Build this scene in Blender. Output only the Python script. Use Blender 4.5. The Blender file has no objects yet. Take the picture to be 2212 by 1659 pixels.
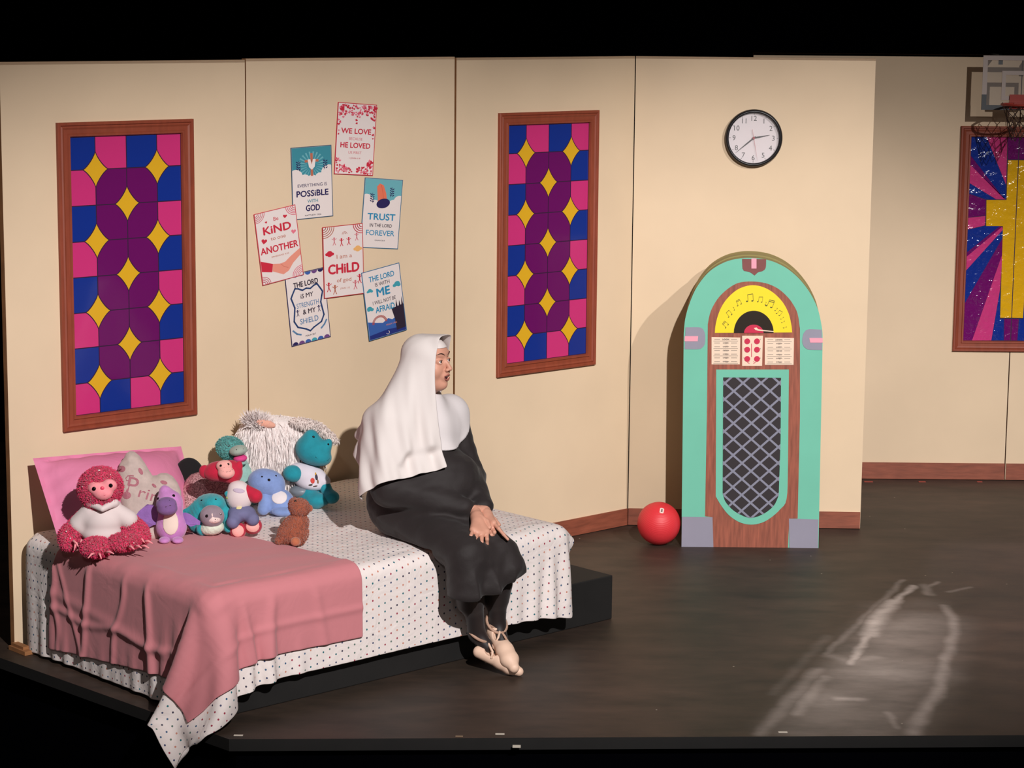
import bpy, math, random
import numpy as np
random.seed(7); np.random.seed(7)
COL = bpy.context.scene.collection
SC = bpy.context.scene
# ------------------------------------------------------------------ camera
FPX = 4979.2; PITCH = math.radians(9.1959); ROLL = math.radians(0.5173); CAMH = 2.6619
CF = np.array([0, math.cos(PITCH), -math.sin(PITCH)]); _R0 = np.array([1, 0, 0.]); _U0 = np.cross(_R0, CF)
CR = _R0*math.cos(ROLL)+_U0*math.sin(ROLL); CU = _U0*math.cos(ROLL)-_R0*math.sin(ROLL)
CPOS = np.array([0, 0, CAMH])
cam = bpy.data.cameras.new('camera'); camo = bpy.data.objects.new('camera', cam); COL.objects.link(camo)
cam.sensor_width = 36; cam.lens = 36*FPX/2212; cam.clip_start = .1; cam.clip_end = 100
from mathutils import Matrix, Vector
M = Matrix([[CR[0], CU[0], -CF[0], 0], [CR[1], CU[1], -CF[1], 0], [CR[2], CU[2], -CF[2], CAMH], [0, 0, 0, 1]])
camo.matrix_world = M; SC.camera = camo
SC.view_settings.view_transform = 'Standard'; SC.view_settings.look = 'None'
SC.view_settings.gamma = 1; SC.view_settings.exposure = 0.0; SC.view_settings.use_curve_mapping = False
# ------------------------------------------------------------------ world, stage lights and an added left fill
w = bpy.data.worlds.new('world'); SC.world = w; w.use_nodes = True
w.node_tree.nodes['Background'].inputs[0].default_value = (.9, .74, .66, 1); w.node_tree.nodes['Background'].inputs[1].default_value = .045
def spot(name, loc, target, power, size, blend, color, radius, wide=1):
    l = bpy.data.lights.new(name, 'SPOT'); l.energy = power; l.spot_size = math.radians(size); l.spot_blend = blend
    l.color = color; l.shadow_soft_size = radius
    o = bpy.data.objects.new(name, l); COL.objects.link(o); o.location = loc
    d = Vector(target)-Vector(loc); o.rotation_euler = d.to_track_quat('-Z', 'Y').to_euler(); o.scale = (wide, 1, 1)
    return o
WARM = (1, .965, .95)
spot('front_spotlight', (1.85, 1.5, 5.3), (.45, 10.2, .72), 3750, 27.5, .72, WARM, .05, 2.0)
spot('side_spotlight', (5.3, 2.9, 6.1), (2.1, 11.4, .9), 1800, 30, .75, WARM, .05)
spot('left_fill', (-1.0, 1.0, 4.6), (-1.6, 9.4, .6), 120, 26, .9, (1, .95, .93), .12)  # added fill to brighten the far-left flats, no known lamp there
# ------------------------------------------------------------------ geometry of the place
TH = math.radians(42.668); WA = np.array([-2.078, 9.3622])
WE = np.array([math.cos(TH), math.sin(TH)]); WN = np.array([math.sin(TH), -math.cos(TH)])   # along the left flats / out of them
def W(u, v, z): q = WA+WE*u+WN*v; return np.array([q[0], q[1], z])
def ray(x, y): return CF+CR*(x-1106)/FPX-CU*(y-829.5)/FPX
def atz(x, y, z): d = ray(x, y); return CPOS+d*(z-CAMH)/d[2]
def aty(x, y, Y): d = ray(x, y); return CPOS+d*Y/d[1]
def atv(x, y, v):
    d = ray(x, y); t = (v-(CPOS[:2]-WA)@WN)/(d[:2]@WN); return CPOS+d*t
def uvz(P): q = np.array(P)[:2]-WA; return q@WE, q@WN, P[2]
def s2l(c): c = c/255.; return c/12.92 if c <= .04045 else ((c+.055)/1.055)**2.4
def rgb(r, g, b): return (s2l(r), s2l(g), s2l(b), 1)
# ------------------------------------------------------------------ materials
MATS = {}
def mat(name, col, rough=.6, bump=None, var=0, vscale=8, sheen=0, spec=.5, coat=0, metal=0, stretch=None, emit=0, alpha=1, trans=0):
    if name in MATS: return MATS[name]
    m = bpy.data.materials.new(name); m.use_nodes = True; nt = m.node_tree; b = nt.nodes['Principled BSDF']
    c = rgb(*col) if len(col) == 3 and max(col) > 1 else (*col[:3], 1)
    b.inputs['Base Color'].default_value = c; b.inputs['Roughness'].default_value = rough
    b.inputs['Specular IOR Level'].default_value = spec; b.inputs['Metallic'].default_value = metal
    if sheen: b.inputs['Sheen Weight'].default_value = sheen; b.inputs['Sheen Roughness'].default_value = .5
    if coat: b.inputs['Coat Weight'].default_value = coat; b.inputs['Coat Roughness'].default_value = .08
    if alpha < 1: b.inputs['Alpha'].default_value = alpha
    if trans: b.inputs['Transmission Weight'].default_value = trans
    if bump or var:
        tc = nt.nodes.new('ShaderNodeTexCoord'); mp = nt.nodes.new('ShaderNodeMapping')
        nt.links.new(tc.outputs['Object'], mp.inputs[0])
        if stretch: mp.inputs['Scale'].default_value = stretch
    if var:
        n = nt.nodes.new('ShaderNodeTexNoise'); n.inputs['Scale'].default_value = vscale; n.inputs['Detail'].default_value = 6
        nt.links.new(mp.outputs[0], n.inputs['Vector'])
        r = nt.nodes.new('ShaderNodeMapRange'); r.inputs[1].default_value = .3; r.inputs[2].default_value = .7
        r.inputs[3].default_value = 1-var; r.inputs[4].default_value = 1+var
        nt.links.new(n.outputs[0], r.inputs[0])
        mx = nt.nodes.new('ShaderNodeVectorMath'); mx.operation = 'SCALE'; mx.inputs[0].default_value = c[:3]
        nt.links.new(r.outputs[0], mx.inputs['Scale']); nt.links.new(mx.outputs[0], b.inputs['Base Color'])
    if bump:
        n = nt.nodes.new('ShaderNodeTexNoise'); n.inputs['Scale'].default_value = bump[0]; n.inputs['Detail'].default_value = 4
        nt.links.new(mp.outputs[0], n.inputs['Vector'])
        bp = nt.nodes.new('ShaderNodeBump'); bp.inputs['Strength'].default_value = bump[1]; bp.inputs['Distance'].default_value = bump[2]
        nt.links.new(n.outputs[0], bp.inputs['Height']); nt.links.new(bp.outputs[0], b.inputs['Normal'])
    MATS[name] = m; return m
def smoothpts(P, k=4, keep=38):
    P = [np.array(p, float) for p in P]; n = len(P); O = []
    def corner(i):
        a = P[i]-P[i-1]; b = P[(i+1) % n]-P[i]; c = a@b/(np.linalg.norm(a)*np.linalg.norm(b)+1e-9); return math.degrees(math.acos(max(-1, min(1, c)))) > keep
    C = [corner(i) for i in range(n)]
    for i in range(n):
        p1, p2 = P[i], P[(i+1) % n]; p0 = P[i-1] if not C[i] else 2*p1-p2; p3 = P[(i+2) % n] if not C[(i+1) % n] else 2*p2-p1
        if np.linalg.norm(p2-p1) > 120: p0 = 2*p1-p2; p3 = 2*p2-p1
        l_ = np.linalg.norm(p2-p1)
        if np.linalg.norm(p1-p0) > 3*l_: p0 = 2*p1-p2
        if np.linalg.norm(p3-p2) > 3*l_: p3 = 2*p2-p1
        for t in np.arange(k)/k:
            O.append(tuple(.5*(2*p1+(p2-p0)*t+(2*p0-5*p1+4*p2-p3)*t*t+(3*p1-p0-3*p2+p3)*t**3)))
    return O
# ------------------------------------------------------------------ mesh builder
class MB:
    def __init__(s): s.v = []; s.f = []; s.m = []; s.n = 0; s.mats = []; s.uv = None
    def mi(s, m):
        if m not in s.mats: s.mats.append(m)
        return s.mats.index(m)
    def add(s, V, F, m):
        k = s.mi(m); b = s.n; V = np.asarray(V, float).reshape(-1, 3); s.v.append(V); s.n += len(V)
        for f in F: s.f.append([int(i)+b for i in f]); s.m.append(k)
        return s
    def box(s, lo, hi, m, fr=None):
        (x0, y0, z0), (x1, y1, z1) = lo, hi
        V = np.array([[x, y, z] for z in (z0, z1) for y in (y0, y1) for x in (x0, x1)], float)
        if fr: V = np.array([fr(*p) for p in V])
        return s.add(V, [(0, 2, 3, 1), (4, 5, 7, 6), (0, 1, 5, 4), (2, 6, 7, 3), (0, 4, 6, 2), (1, 3, 7, 5)], m)
    def poly(s, P2, fr, off, m):
        return s.add([fr(a, b, off) for a, b in P2], [list(range(len(P2)))], m)
    def plate(s, P2, fr, o0, o1, m, me=None):
        n = len(P2); V = [fr(a, b, o0) for a, b in P2]+[fr(a, b, o1) for a, b in P2]
        s.add(V, [list(range(n)), [n+i for i in range(n)][::-1]], m)
        return s.add(V, [(i, (i+1) % n, n+(i+1) % n, n+i) for i in range(n)], me or m)
    def tube(s, P, r, m, k=8, closed=False):
        P = np.asarray(P, float); n = len(P); r = np.broadcast_to(np.asarray(r, float), (n,))
        V = []; up = np.array([.13, .21, .97])
        for i in range(n):
            a = P[(i-1) % n] if closed or i > 0 else P[i]; b = P[(i+1) % n] if closed or i < n-1 else P[i]
            t = b-a; t /= np.linalg.norm(t)+1e-12; x = np.cross(up, t)
            if np.linalg.norm(x) < 1e-3: x = np.cross([1, 0, 0], t)
            x /= np.linalg.norm(x); y = np.cross(t, x)
            for j in range(k): an = 2*math.pi*j/k; V.append(P[i]+r[i]*(x*math.cos(an)+y*math.sin(an)))
        F = [(i*k+j, i*k+(j+1) % k, ((i+1) % n)*k+(j+1) % k, ((i+1) % n)*k+j) for i in range(n if closed else n-1) for j in range(k)]
        if not closed: F += [list(range(k))[::-1], [(n-1)*k+j for j in range(k)]]
        return s.add(V, F, m)
    def sphere(s, c, r, m, nu=16, nv=10):
        r = np.broadcast_to(np.asarray(r, float), (3,)); c = np.asarray(c)
        V = [c+r*[0, 0, 1]]
        for i in range(1, nv):
            for j in range(nu): a = math.pi*i/nv; b = 2*math.pi*j/nu; V.append(c+r*[math.sin(a)*math.cos(b), math.sin(a)*math.sin(b), math.cos(a)])
        V.append(c-r*[0, 0, 1]); F = [(0, 1+j, 1+(j+1) % nu) for j in range(nu)]
        for i in range(nv-2): F += [(1+i*nu+j, 1+(i+1)*nu+j, 1+(i+1)*nu+(j+1) % nu, 1+i*nu+(j+1) % nu) for j in range(nu)]
        L = len(V)-1; F += [(L, 1+(nv-2)*nu+(j+1) % nu, 1+(nv-2)*nu+j) for j in range(nu)]
        return s.add(V, F, m)
    def build(s, name, parent=None, smooth=False, base=None, fix=False):
        V = np.concatenate(s.v) if s.v else np.zeros((0, 3))
        b = np.array(base if base is not None else (parent['_b'][:] if parent is not None and '_b' in parent else (0, 0, 0)), float)
        me = bpy.data.meshes.new(name); me.from_pydata((V-b).tolist(), [], s.f)
        for m in s.mats: me.materials.append(m)
        me.polygons.foreach_set('material_index', s.m)
        if smooth: me.polygons.foreach_set('use_smooth', [True]*len(me.polygons))
        me.validate(); me.update()
        if fix:
            import bmesh
            bm = bmesh.new(); bm.from_mesh(me); bmesh.ops.recalc_face_normals(bm, faces=bm.faces); bm.to_mesh(me); bm.free()
        o = bpy.data.objects.new(name, me); COL.objects.link(o)
        if parent is not None: o.parent = parent
        else: o.location = b
        return o
def tag(o, label=None, cat=None, group=None, kind=None):
    if label: o['label'] = label
    if cat: o['category'] = cat
    if group: o['group'] = group
    if kind: o['kind'] = kind
    return o
def thing(name, loc, label, cat, group=None):
    o = bpy.data.objects.new(name, None); COL.objects.link(o); o.location = loc; o.empty_display_size = .05
    o['_b'] = [float(c) for c in loc]
    return tag(o, label, cat, group)
def sub(mb, name, part, **k):       # a sub-part under a part; the part shares its thing's base
    o = mb.build(name, None, **k); return o
def textmesh(txt, size, bold=0, align='CENTER', sx=1, shear=0):
    c = bpy.data.curves.new('t', 'FONT'); c.body = txt; c.size = size; c.align_x = align; c.offset = bold; c.shear = shear
    c.resolution_u = 3
    o = bpy.data.objects.new('t', c); COL.objects.link(o)
    dg = bpy.context.evaluated_depsgraph_get(); me = bpy.data.meshes.new_from_object(o.evaluated_get(dg))
    V = [(v.co.x*sx, v.co.y) for v in me.vertices]; F = [list(p.vertices) for p in me.polygons]
    bpy.data.objects.remove(o); bpy.data.curves.remove(c); bpy.data.meshes.remove(me)
    return V, F
def text(mb, txt, cx, cy, size, fr, off, m, bold=0, sx=1, width=None, rot=0, shear=0):
    V, F = textmesh(txt, size, 0, sx=sx, shear=shear)
    if not V: return
    V = np.array(V); x0, x1 = V[:, 0].min(), V[:, 0].max(); V[:, 0] -= (x0+x1)/2
    if width: V[:, 0] *= width/(x1-x0)
    V[:, 1] -= size*.35; c, s = math.cos(rot), math.sin(rot)
    for k, (dx, dy) in enumerate(((0, 0), (1, 0), (-1, 0), (0, 1), (0, -1)) if bold else ((0, 0),)):
        mb.add([fr(cx+(x+dx*bold)*c-(y+dy*bold)*s, cy+(x+dx*bold)*s+(y+dy*bold)*c, off+k*2e-5) for x, y in V], F, m)
# ------------------------------------------------------------------ signed distance modelling
def d_ell(p, c, r, R=None):
    q = p-np.asarray(c)
    if R is not None: q = q@np.asarray(R)
    r = np.asarray(r); k0 = np.linalg.norm(q/r, axis=-1); k1 = np.linalg.norm(q/(r*r), axis=-1)+1e-9
    return k0*(k0-1)/k1
def d_cap(p, a, b, ra, rb=None):
    a = np.asarray(a); b = np.asarray(b); rb = ra if rb is None else rb; ba = b-a
    h = np.clip(((p-a)@ba)/(ba@ba+1e-12), 0, 1); return np.linalg.norm(p-a-h[..., None]*ba, axis=-1)-(ra+(rb-ra)*h)
def smin(a, b, k):
    if k <= 0: return np.minimum(a, b)
    h = np.clip(.5+.5*(b-a)/k, 0, 1); return b+(a-b)*h-k*h*(1-h)
def smax(a, b, k): return -smin(-a, -b, k)
def polydist(x, z, P):
    P = np.asarray(P, float); d = np.full(x.shape, 1e9); ins = np.zeros(x.shape, bool); n = len(P)
    for i in range(n):
        ax, az = P[i]; bx, bz = P[(i+1) % n]; ex, ez = bx-ax, bz-az
        h = np.clip(((x-ax)*ex+(z-az)*ez)/(ex*ex+ez*ez+1e-12), 0, 1)
        d = np.minimum(d, np.hypot(x-ax-h*ex, z-az-h*ez))
        c = (az > z) != (bz > z); 
        with np.errstate(all='ignore'): ins ^= c & (x < (bx-ax)*(z-az)/(bz-az+1e-15)+ax)
    return np.where(ins, -d, d)
def nets(fn, lo, hi, h):
    lo = np.asarray(lo, float)-2*h; hi = np.asarray(hi, float)+2*h
    n = np.ceil((hi-lo)/h).astype(int)+1
    ax = [lo[i]+h*np.arange(n[i]) for i in range(3)]
    G = np.stack(np.meshgrid(*ax, indexing='ij'), -1); Fv = fn(G.reshape(-1, 3)).reshape(n)
    I = Fv < 0; acc = np.zeros((*(n-1), 3)); cnt = np.zeros(n-1)
    cs = [(i, j, k) for i in (0, 1) for j in (0, 1) for k in (0, 1)]
    sl = lambda A, o: A[o[0]:n[0]-1+o[0], o[1]:n[1]-1+o[1], o[2]:n[2]-1+o[2]]
    for a in cs:
        for d in range(3):
            if a[d]: continue
            b = list(a); b[d] = 1; fa, fb = sl(Fv, a), sl(Fv, b); x = (fa < 0) != (fb < 0)
            t = np.where(x, fa/np.where(x, fa-fb, 1), 0)
            for e in range(3): acc[..., e] += np.where(x, a[e]+(t if e == d else 0), 0)
            cnt += x
    act = cnt > 0; ids = -np.ones(n-1, int); ids[act] = np.arange(act.sum())
    c = np.argwhere(act); V = lo+h*(c+acc[act]/cnt[act][:, None])
    F = []
    for d in range(3):
        e, g = [(1, 2), (2, 0), (0, 1)][d]
        a = [slice(1, n[i]-1) for i in range(3)]; a[d] = slice(0, n[d]-1); b = list(a); b[d] = slice(1, n[d])
        x = I[tuple(a)] != I[tuple(b)]; sgn = I[tuple(a)][x]; p = np.argwhere(x); off = np.array([1, 1, 1]); off[d] = 0; p = p+off
        q = []
        for de, dg in ((0, 0), (1, 0), (1, 1), (0, 1)):
            r = p.copy(); r[:, e] -= de; r[:, g] -= dg; q.append(ids[r[:, 0], r[:, 1], r[:, 2]])
        q = np.stack(q, 1); q[~sgn] = q[~sgn][:, ::-1]; F.append(q)
    return V, np.concatenate(F)
def grad(fn, p, e=1e-3):
    g = np.stack([fn(p+np.eye(3)[i]*e)-fn(p-np.eye(3)[i]*e) for i in range(3)], -1); return g/(np.linalg.norm(g, axis=-1, keepdims=True)+1e-9)
def noise3(p, s, seed=0):
    rs = np.random.RandomState(seed); o = np.zeros(len(p))
    for k in range(6):
        d = rs.normal(size=3); d /= np.linalg.norm(d); o += np.sin(p@d*s*(1+.35*k)+rs.rand()*6.28)
    return o/6
def furstrips(V, F, n, length, width, droop, seed, mb, m, dirfn=None):
    rs = np.random.RandomState(seed); F = np.asarray(F); q = F[rs.randint(0, len(F), n)]
    w4 = rs.dirichlet([1]*4, n); P = np.einsum('ni,nij->nj', w4, V[q])
    N = np.cross(V[q[:, 1]]-V[q[:, 0]], V[q[:, 2]]-V[q[:, 0]]); N /= np.linalg.norm(N, axis=1, keepdims=True)+1e-9
    D = N*(.45 if droop > 1 else 1)+rs.normal(scale=.3 if droop > 1 else .45, size=(n, 3)); D[:, 2] -= droop
    if dirfn is not None: D = dirfn(P, N, D)
    D /= np.linalg.norm(D, axis=1, keepdims=True); L = length*(.6+.8*rs.rand(n, 1))
    S = np.cross(D, rs.normal(size=(n, 3))); S /= np.linalg.norm(S, axis=1, keepdims=True)+1e-9; S *= width
    mid = P+D*L*.5; end = P+D*L; end[:, 2] -= L[:, 0]*droop*.5
    VV = np.stack([P-S, P+S, mid+S*.7, mid-S*.7, end], 1).reshape(-1, 3); VV[:, 2] = np.maximum(VV[:, 2], .5025)
    i = np.arange(n)*5; FF = [list(x) for x in np.stack([i, i+1, i+2, i+3], 1)]+[list(x) for x in np.stack([i+3, i+2, i+4], 1)]
    mb.add(VV, FF, m)
# ------------------------------------------------------------------ cloth relaxation (position based)
def cloth(X, h, steps, iters, pinned, collide, damp=.985, bend=.08, g=-9.8, dt=1/60., wind=None):
    ni, nj = X.shape[:2]; V = np.zeros_like(X); wI = np.where(pinned, 0., 1.)
    def batches(di, dj):
        out = []; L = h*math.hypot(di, dj)
        for par in (0, 1):
            if di: i = np.arange(ni-abs(di)); i = i[(i//abs(di)) % 2 == par]; j = np.arange(max(0, -dj), nj-max(0, dj))
            else: i = np.arange(ni); j = np.arange(nj-dj); j = j[(j//dj) % 2 == par]
            I, J = np.meshgrid(i, j, indexing='ij'); out.append((I.ravel()*nj+J.ravel(), (I+di).ravel()*nj+(J+dj).ravel(), L))
        return out
    B = [(b, 1.) for k in ((1, 0), (0, 1)) for b in batches(*k)]+[(b, .7) for k in ((1, 1), (1, -1)) for b in batches(*k)]+[(b, bend) for k in ((2, 0), (0, 2)) for b in batches(*k)]
    X = X.reshape(-1, 3).copy(); V = V.reshape(-1, 3); wI = wI.ravel()[:, None]
    C = []
    for (a, b, L), st in B:
        ws = wI[a]+wI[b]; ok = ws[:, 0] > 0; a, b = a[ok], b[ok]; ws = ws[ok]; C.append((a, b, L, st*wI[a]/ws, st*wI[b]/ws))
    for s in range(steps):
        V[:, 2] += g*dt; V *= damp
        if wind is not None: V += wind.reshape(-1, 3)*dt; P = X+V*dt*wI
        for it in range(iters):
            for a, b, L, wa, wb in C:
                d = P[b]-P[a]; l = np.sqrt((d*d).sum(1, keepdims=True))+1e-12; d *= (l-L)/l
                P[a] += d*wa; P[b] -= d*wb
            if it % 3 == 2 or it == iters-1: P = np.where(wI > 0, collide(P, X), P)
        V = (P-X)/dt; sp = np.linalg.norm(V, axis=1, keepdims=True); V *= np.minimum(1, 3/(sp+1e-9)); X = P
    return X.reshape(ni, nj, 3)
def gridobj(name, X, m, parent=None, base=None, uvscale=None, sub_=1, thick=.002, mask=None):
    ni, nj = X.shape[:2]; mb = MB(); idx = np.arange(ni*nj).reshape(ni, nj)
    F = [(idx[i, j], idx[i+1, j], idx[i+1, j+1], idx[i, j+1]) for i in range(ni-1) for j in range(nj-1) if mask is None or mask[i, j]]
    mb.add(X.reshape(-1, 3), F, m); o = mb.build(name, parent, smooth=True, base=base)
    uvl = o.data.uv_layers.new(name='UVMap'); li = np.zeros(len(o.data.loops), int); o.data.loops.foreach_get('vertex_index', li)
    U = np.stack([(li//nj)*(uvscale or 1), (li % nj)*(uvscale or 1)], 1).astype(float); uvl.data.foreach_set('uv', U.ravel())
    if thick: s = o.modifiers.new('s', 'SOLIDIFY'); s.thickness = thick; s.offset = 0
    if sub_: s = o.modifiers.new('ss', 'SUBSURF'); s.levels = sub_; s.render_levels = sub_
    return o
# ================================================================== the setting
flat_paint = mat('cream_flat_paint', (228, 202, 170), .75, bump=(30, .15, .002), var=.035, vscale=2.5)
wood_edge = mat('raw_wood', (150, 100, 60), .8, var=.15, vscale=20)
base_paint = mat('brown_baseboard_paint', (140, 76, 56), .55, bump=(20, .2, .002), var=.22, vscale=9, stretch=(1, 1, 6))
black_paint = mat('black_stage_paint', (21, 19, 18), .75, bump=(40, .2, .001), var=.25, vscale=6)
black_void = mat('black_cloth', (4, 4, 7), 1, spec=.0)
white_tape = mat('white_tape', (215, 205, 190), .7)
def structure(o): o['kind'] = 'structure'; return o
# floor material with chalky drag marks
fm = bpy.data.materials.new('painted_stage_floor'); fm.use_nodes = True; nt = fm.node_tree; N = nt.nodes; L = nt.links
bsdf = N['Principled BSDF']; bsdf.inputs['Roughness'].default_value = .55; bsdf.inputs['Specular IOR Level'].default_value = .42
tc = N.new('ShaderNodeTexCoord')
def vm(op, a, b=None, sc=None):
    n = N.new('ShaderNodeVectorMath'); n.operation = op
    for i, x in enumerate((a, b)):
        if x is None: continue
        if isinstance(x, (tuple, list)): n.inputs[i].default_value = x
        else: L.new(x, n.inputs[i])
    if sc is not None:
        if isinstance(sc, (int, float)): n.inputs['Scale'].default_value = sc
        else: L.new(sc, n.inputs['Scale'])
    return n.outputs['Value'] if op in ('DOT_PRODUCT', 'LENGTH') else n.outputs[0]
def mt(op, a, b=None, clamp=False):
    n = N.new('ShaderNodeMath'); n.operation = op; n.use_clamp = clamp
    for i, x in enumerate((a, b)):
        if x is None: continue
        if isinstance(x, (int, float)): n.inputs[i].default_value = x
        else: L.new(x, n.inputs[i])
    return n.outputs[0]
nz = N.new('ShaderNodeTexNoise'); nz.inputs['Scale'].default_value = 7; nz.inputs['Detail'].default_value = 5; L.new(tc.outputs['Object'], nz.inputs['Vector'])
wob = vm('SCALE', vm('SUBTRACT', nz.outputs['Color'], (.5, .5, .5)), sc=.055)
Pp = vm('MULTIPLY', vm('ADD', tc.outputs['Object'], wob), (1, 1, 0))
def fpx(x, y): q = atz(1300+x/2.4254, 1140+y/2.4254, 0); return (float(q[0]), float(q[1]), 0.)
strokes = [([(1635, 305), (1530, 385)], .016, .8), ([(1530, 385), (1430, 490), (1400, 560)], .032, .95), ([(1400, 560), (1370, 610), (1300, 710)], .016, .9),
 ([(1575, 275), (1480, 370), (1330, 510), (1180, 660)], .014, .28), ([(1180, 570), (900, 870)], .02, .12),
 ([(1690, 300), (1720, 350)], .02, .3), ([(1790, 410), (1845, 480), (1835, 590), (1800, 700), (1770, 840)], .020, .42), ([(1770, 840), (1690, 960), (1630, 1080)], .026, .5),
 ([(1130, 740), (960, 930), (830, 1080)], .024, .34), ([(1165, 780), (1080, 880), (1020, 975)], .022, .34),
 ([(1200, 670), (1300, 705), (1430, 680)], .03, .25), ([(1240, 895), (1350, 900)], .022, .5), ([(1700, 310), (1755, 285)], .012, .3), ([(1820, 335), (1930, 310)], .012, .25),
 ([(1500, 970), (1555, 1050)], .014, .3), ([(1480, 520), (1160, 900), (1010, 1060)], .10, .42), ([(1600, 470), (1400, 760), (1260, 1060)], .13, .42), ([(1740, 500), (1640, 760), (1480, 1060)], .13, .45), ([(1400, 1060), (1640, 1060)], .03, .25), ([(1470, 420), (1700, 400)], .08, .12)]
acc = None
for pts, wd, st in strokes:
    for (a, b) in zip(pts[:-1], pts[1:]):
        a = fpx(*a); b = fpx(*b); ba = tuple(b[i]-a[i] for i in range(3)); bb = sum(c*c for c in ba)
        pa = vm('SUBTRACT', Pp, a); h = mt('MULTIPLY', vm('DOT_PRODUCT', pa, ba), 1/bb, clamp=True)
        d = vm('LENGTH', vm('SUBTRACT', pa, vm('SCALE', ba, sc=h)))
        r = N.new('ShaderNodeMapRange'); r.interpolation_type = 'SMOOTHSTEP'; r.inputs[1].default_value = 0; r.inputs[2].default_value = wd*2.1
        r.inputs[3].default_value = st; r.inputs[4].default_value = 0; L.new(d, r.inputs[0])
        acc = r.outputs[0] if acc is None else mt('MAXIMUM', acc, r.outputs[0]) if wd < .1 else mt('ADD', acc, mt('MULTIPLY', r.outputs[0], .6))
n2 = N.new('ShaderNodeTexNoise'); n2.inputs['Scale'].default_value = 3; n2.inputs['Detail'].default_value = 8; n2.inputs['Roughness'].default_value = .65
mp = N.new('ShaderNodeMapping'); mp.inputs['Scale'].default_value = (1, 2.2, 1); L.new(tc.outputs['Object'], mp.inputs[0]); L.new(mp.outputs[0], n2.inputs['Vector'])
acc = mt('MULTIPLY', acc, mt('ADD', mt('MULTIPLY', n2.outputs[0], 1.6), .2))
cr = N.new('ShaderNodeValToRGB'); L.new(n2.outputs[0], cr.inputs[0]); e = cr.color_ramp.elements
e[0].position = .3; e[0].color = rgb(44, 37, 32); e[1].position = .72; e[1].color = rgb(80, 63, 54)
n3 = N.new('ShaderNodeTexNoise'); n3.inputs['Scale'].default_value = .9; n3.inputs['Detail'].default_value = 2; L.new(tc.outputs['Object'], n3.inputs['Vector'])
mx0 = N.new('ShaderNodeMixRGB'); mx0.blend_type = 'MULTIPLY'; mx0.inputs[0].default_value = .8; L.new(cr.outputs[0], mx0.inputs[1])
c3 = N.new('ShaderNodeValToRGB'); L.new(n3.outputs[0], c3.inputs[0]); c3.color_ramp.elements[0].position = .35; c3.color_ramp.elements[0].color = (.62, .66, .6, 1); c3.color_ramp.elements[1].position = .62; c3.color_ramp.elements[1].color = (1, .93, .9, 1)
L.new(c3.outputs[0], mx0.inputs[2])
# paint flecks
vo = N.new('ShaderNodeTexVoronoi'); vo.inputs['Scale'].default_value = 14; L.new(tc.outputs['Object'], vo.inputs['Vector'])
fl = mt('MULTIPLY', mt('LESS_THAN', vo.outputs['Distance'], .055), mt('GREATER_THAN', N.new('ShaderNodeSeparateColor').outputs[0], .9))
sc_ = [n for n in N if n.bl_idname == 'ShaderNodeSeparateColor'][0]; L.new(vo.outputs['Color'], sc_.inputs[0])
acc = mt('MULTIPLY', acc, .62)
mx1 = N.new('ShaderNodeMixRGB'); L.new(acc, mx1.inputs[0]); L.new(mx0.outputs[0], mx1.inputs[1]); mx1.inputs[2].default_value = rgb(205, 190, 182)
mx2 = N.new('ShaderNodeMixRGB'); L.new(mt('MULTIPLY', fl, .7), mx2.inputs[0]); L.new(mx1.outputs[0], mx2.inputs[1]); mx2.inputs[2].default_value = rgb(190, 180, 165)
L.new(mx2.outputs[0], bsdf.inputs['Base Color'])
bp = N.new('ShaderNodeBump'); bp.inputs['Strength'].default_value = .25; bp.inputs['Distance'].default_value = .002; L.new(n2.outputs[0], bp.inputs['Height']); L.new(bp.outputs[0], bsdf.inputs['Normal'])
ident = lambda a, b, c: (a, b, c)
S0 = np.array([-1.032, 8.183]); fy = lambda x: 8.183+(x+1.032)*.0456
LB = W(-.107, .132, 0)[:2]; LB2 = LB+(LB-S0)*.6
fp = [tuple(S0), (6, fy(6)), (6, 14.2), (-3.2, 14.2), (LB2[0]-.6, LB2[1]+.4), tuple(LB2)]
mb = MB(); mb.plate(fp, ident, 0, -.046, fm, black_paint); structure(mb.build('floor', fix=True))
mb = MB(); q = [(a+(.0 if a > 5 else .012), b+.05) for a, b in fp]
mb.plate([(S0[0]+.02, S0[1]+.04), (6, fy(6)+.04), (6, 14), (-3, 14), (LB2[0]+.05, LB2[1]+.05)], ident, -.05, -1.1, black_void); structure(mb.build('trim_1', fix=True))
mb = MB(); mb.box((-9, -2, -1.2), (9, 16, -1.1), black_void); structure(mb.build('floor_auditorium'))
mb = MB()
Vv = []; Ff = []; nn = 240
for i in range(nn+1): x = -8+16*i/nn; Vv += [(x, 14+.06*math.sin(i*.9), -1.1), (x, 14+.06*math.sin(i*.9), 6)]
Ff = [(2*i, 2*i+2, 2*i+3, 2*i+1) for i in range(nn)]
mb.add(Vv, Ff, black_void); structure(mb.build('wall_backdrop', smooth=True))
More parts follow.
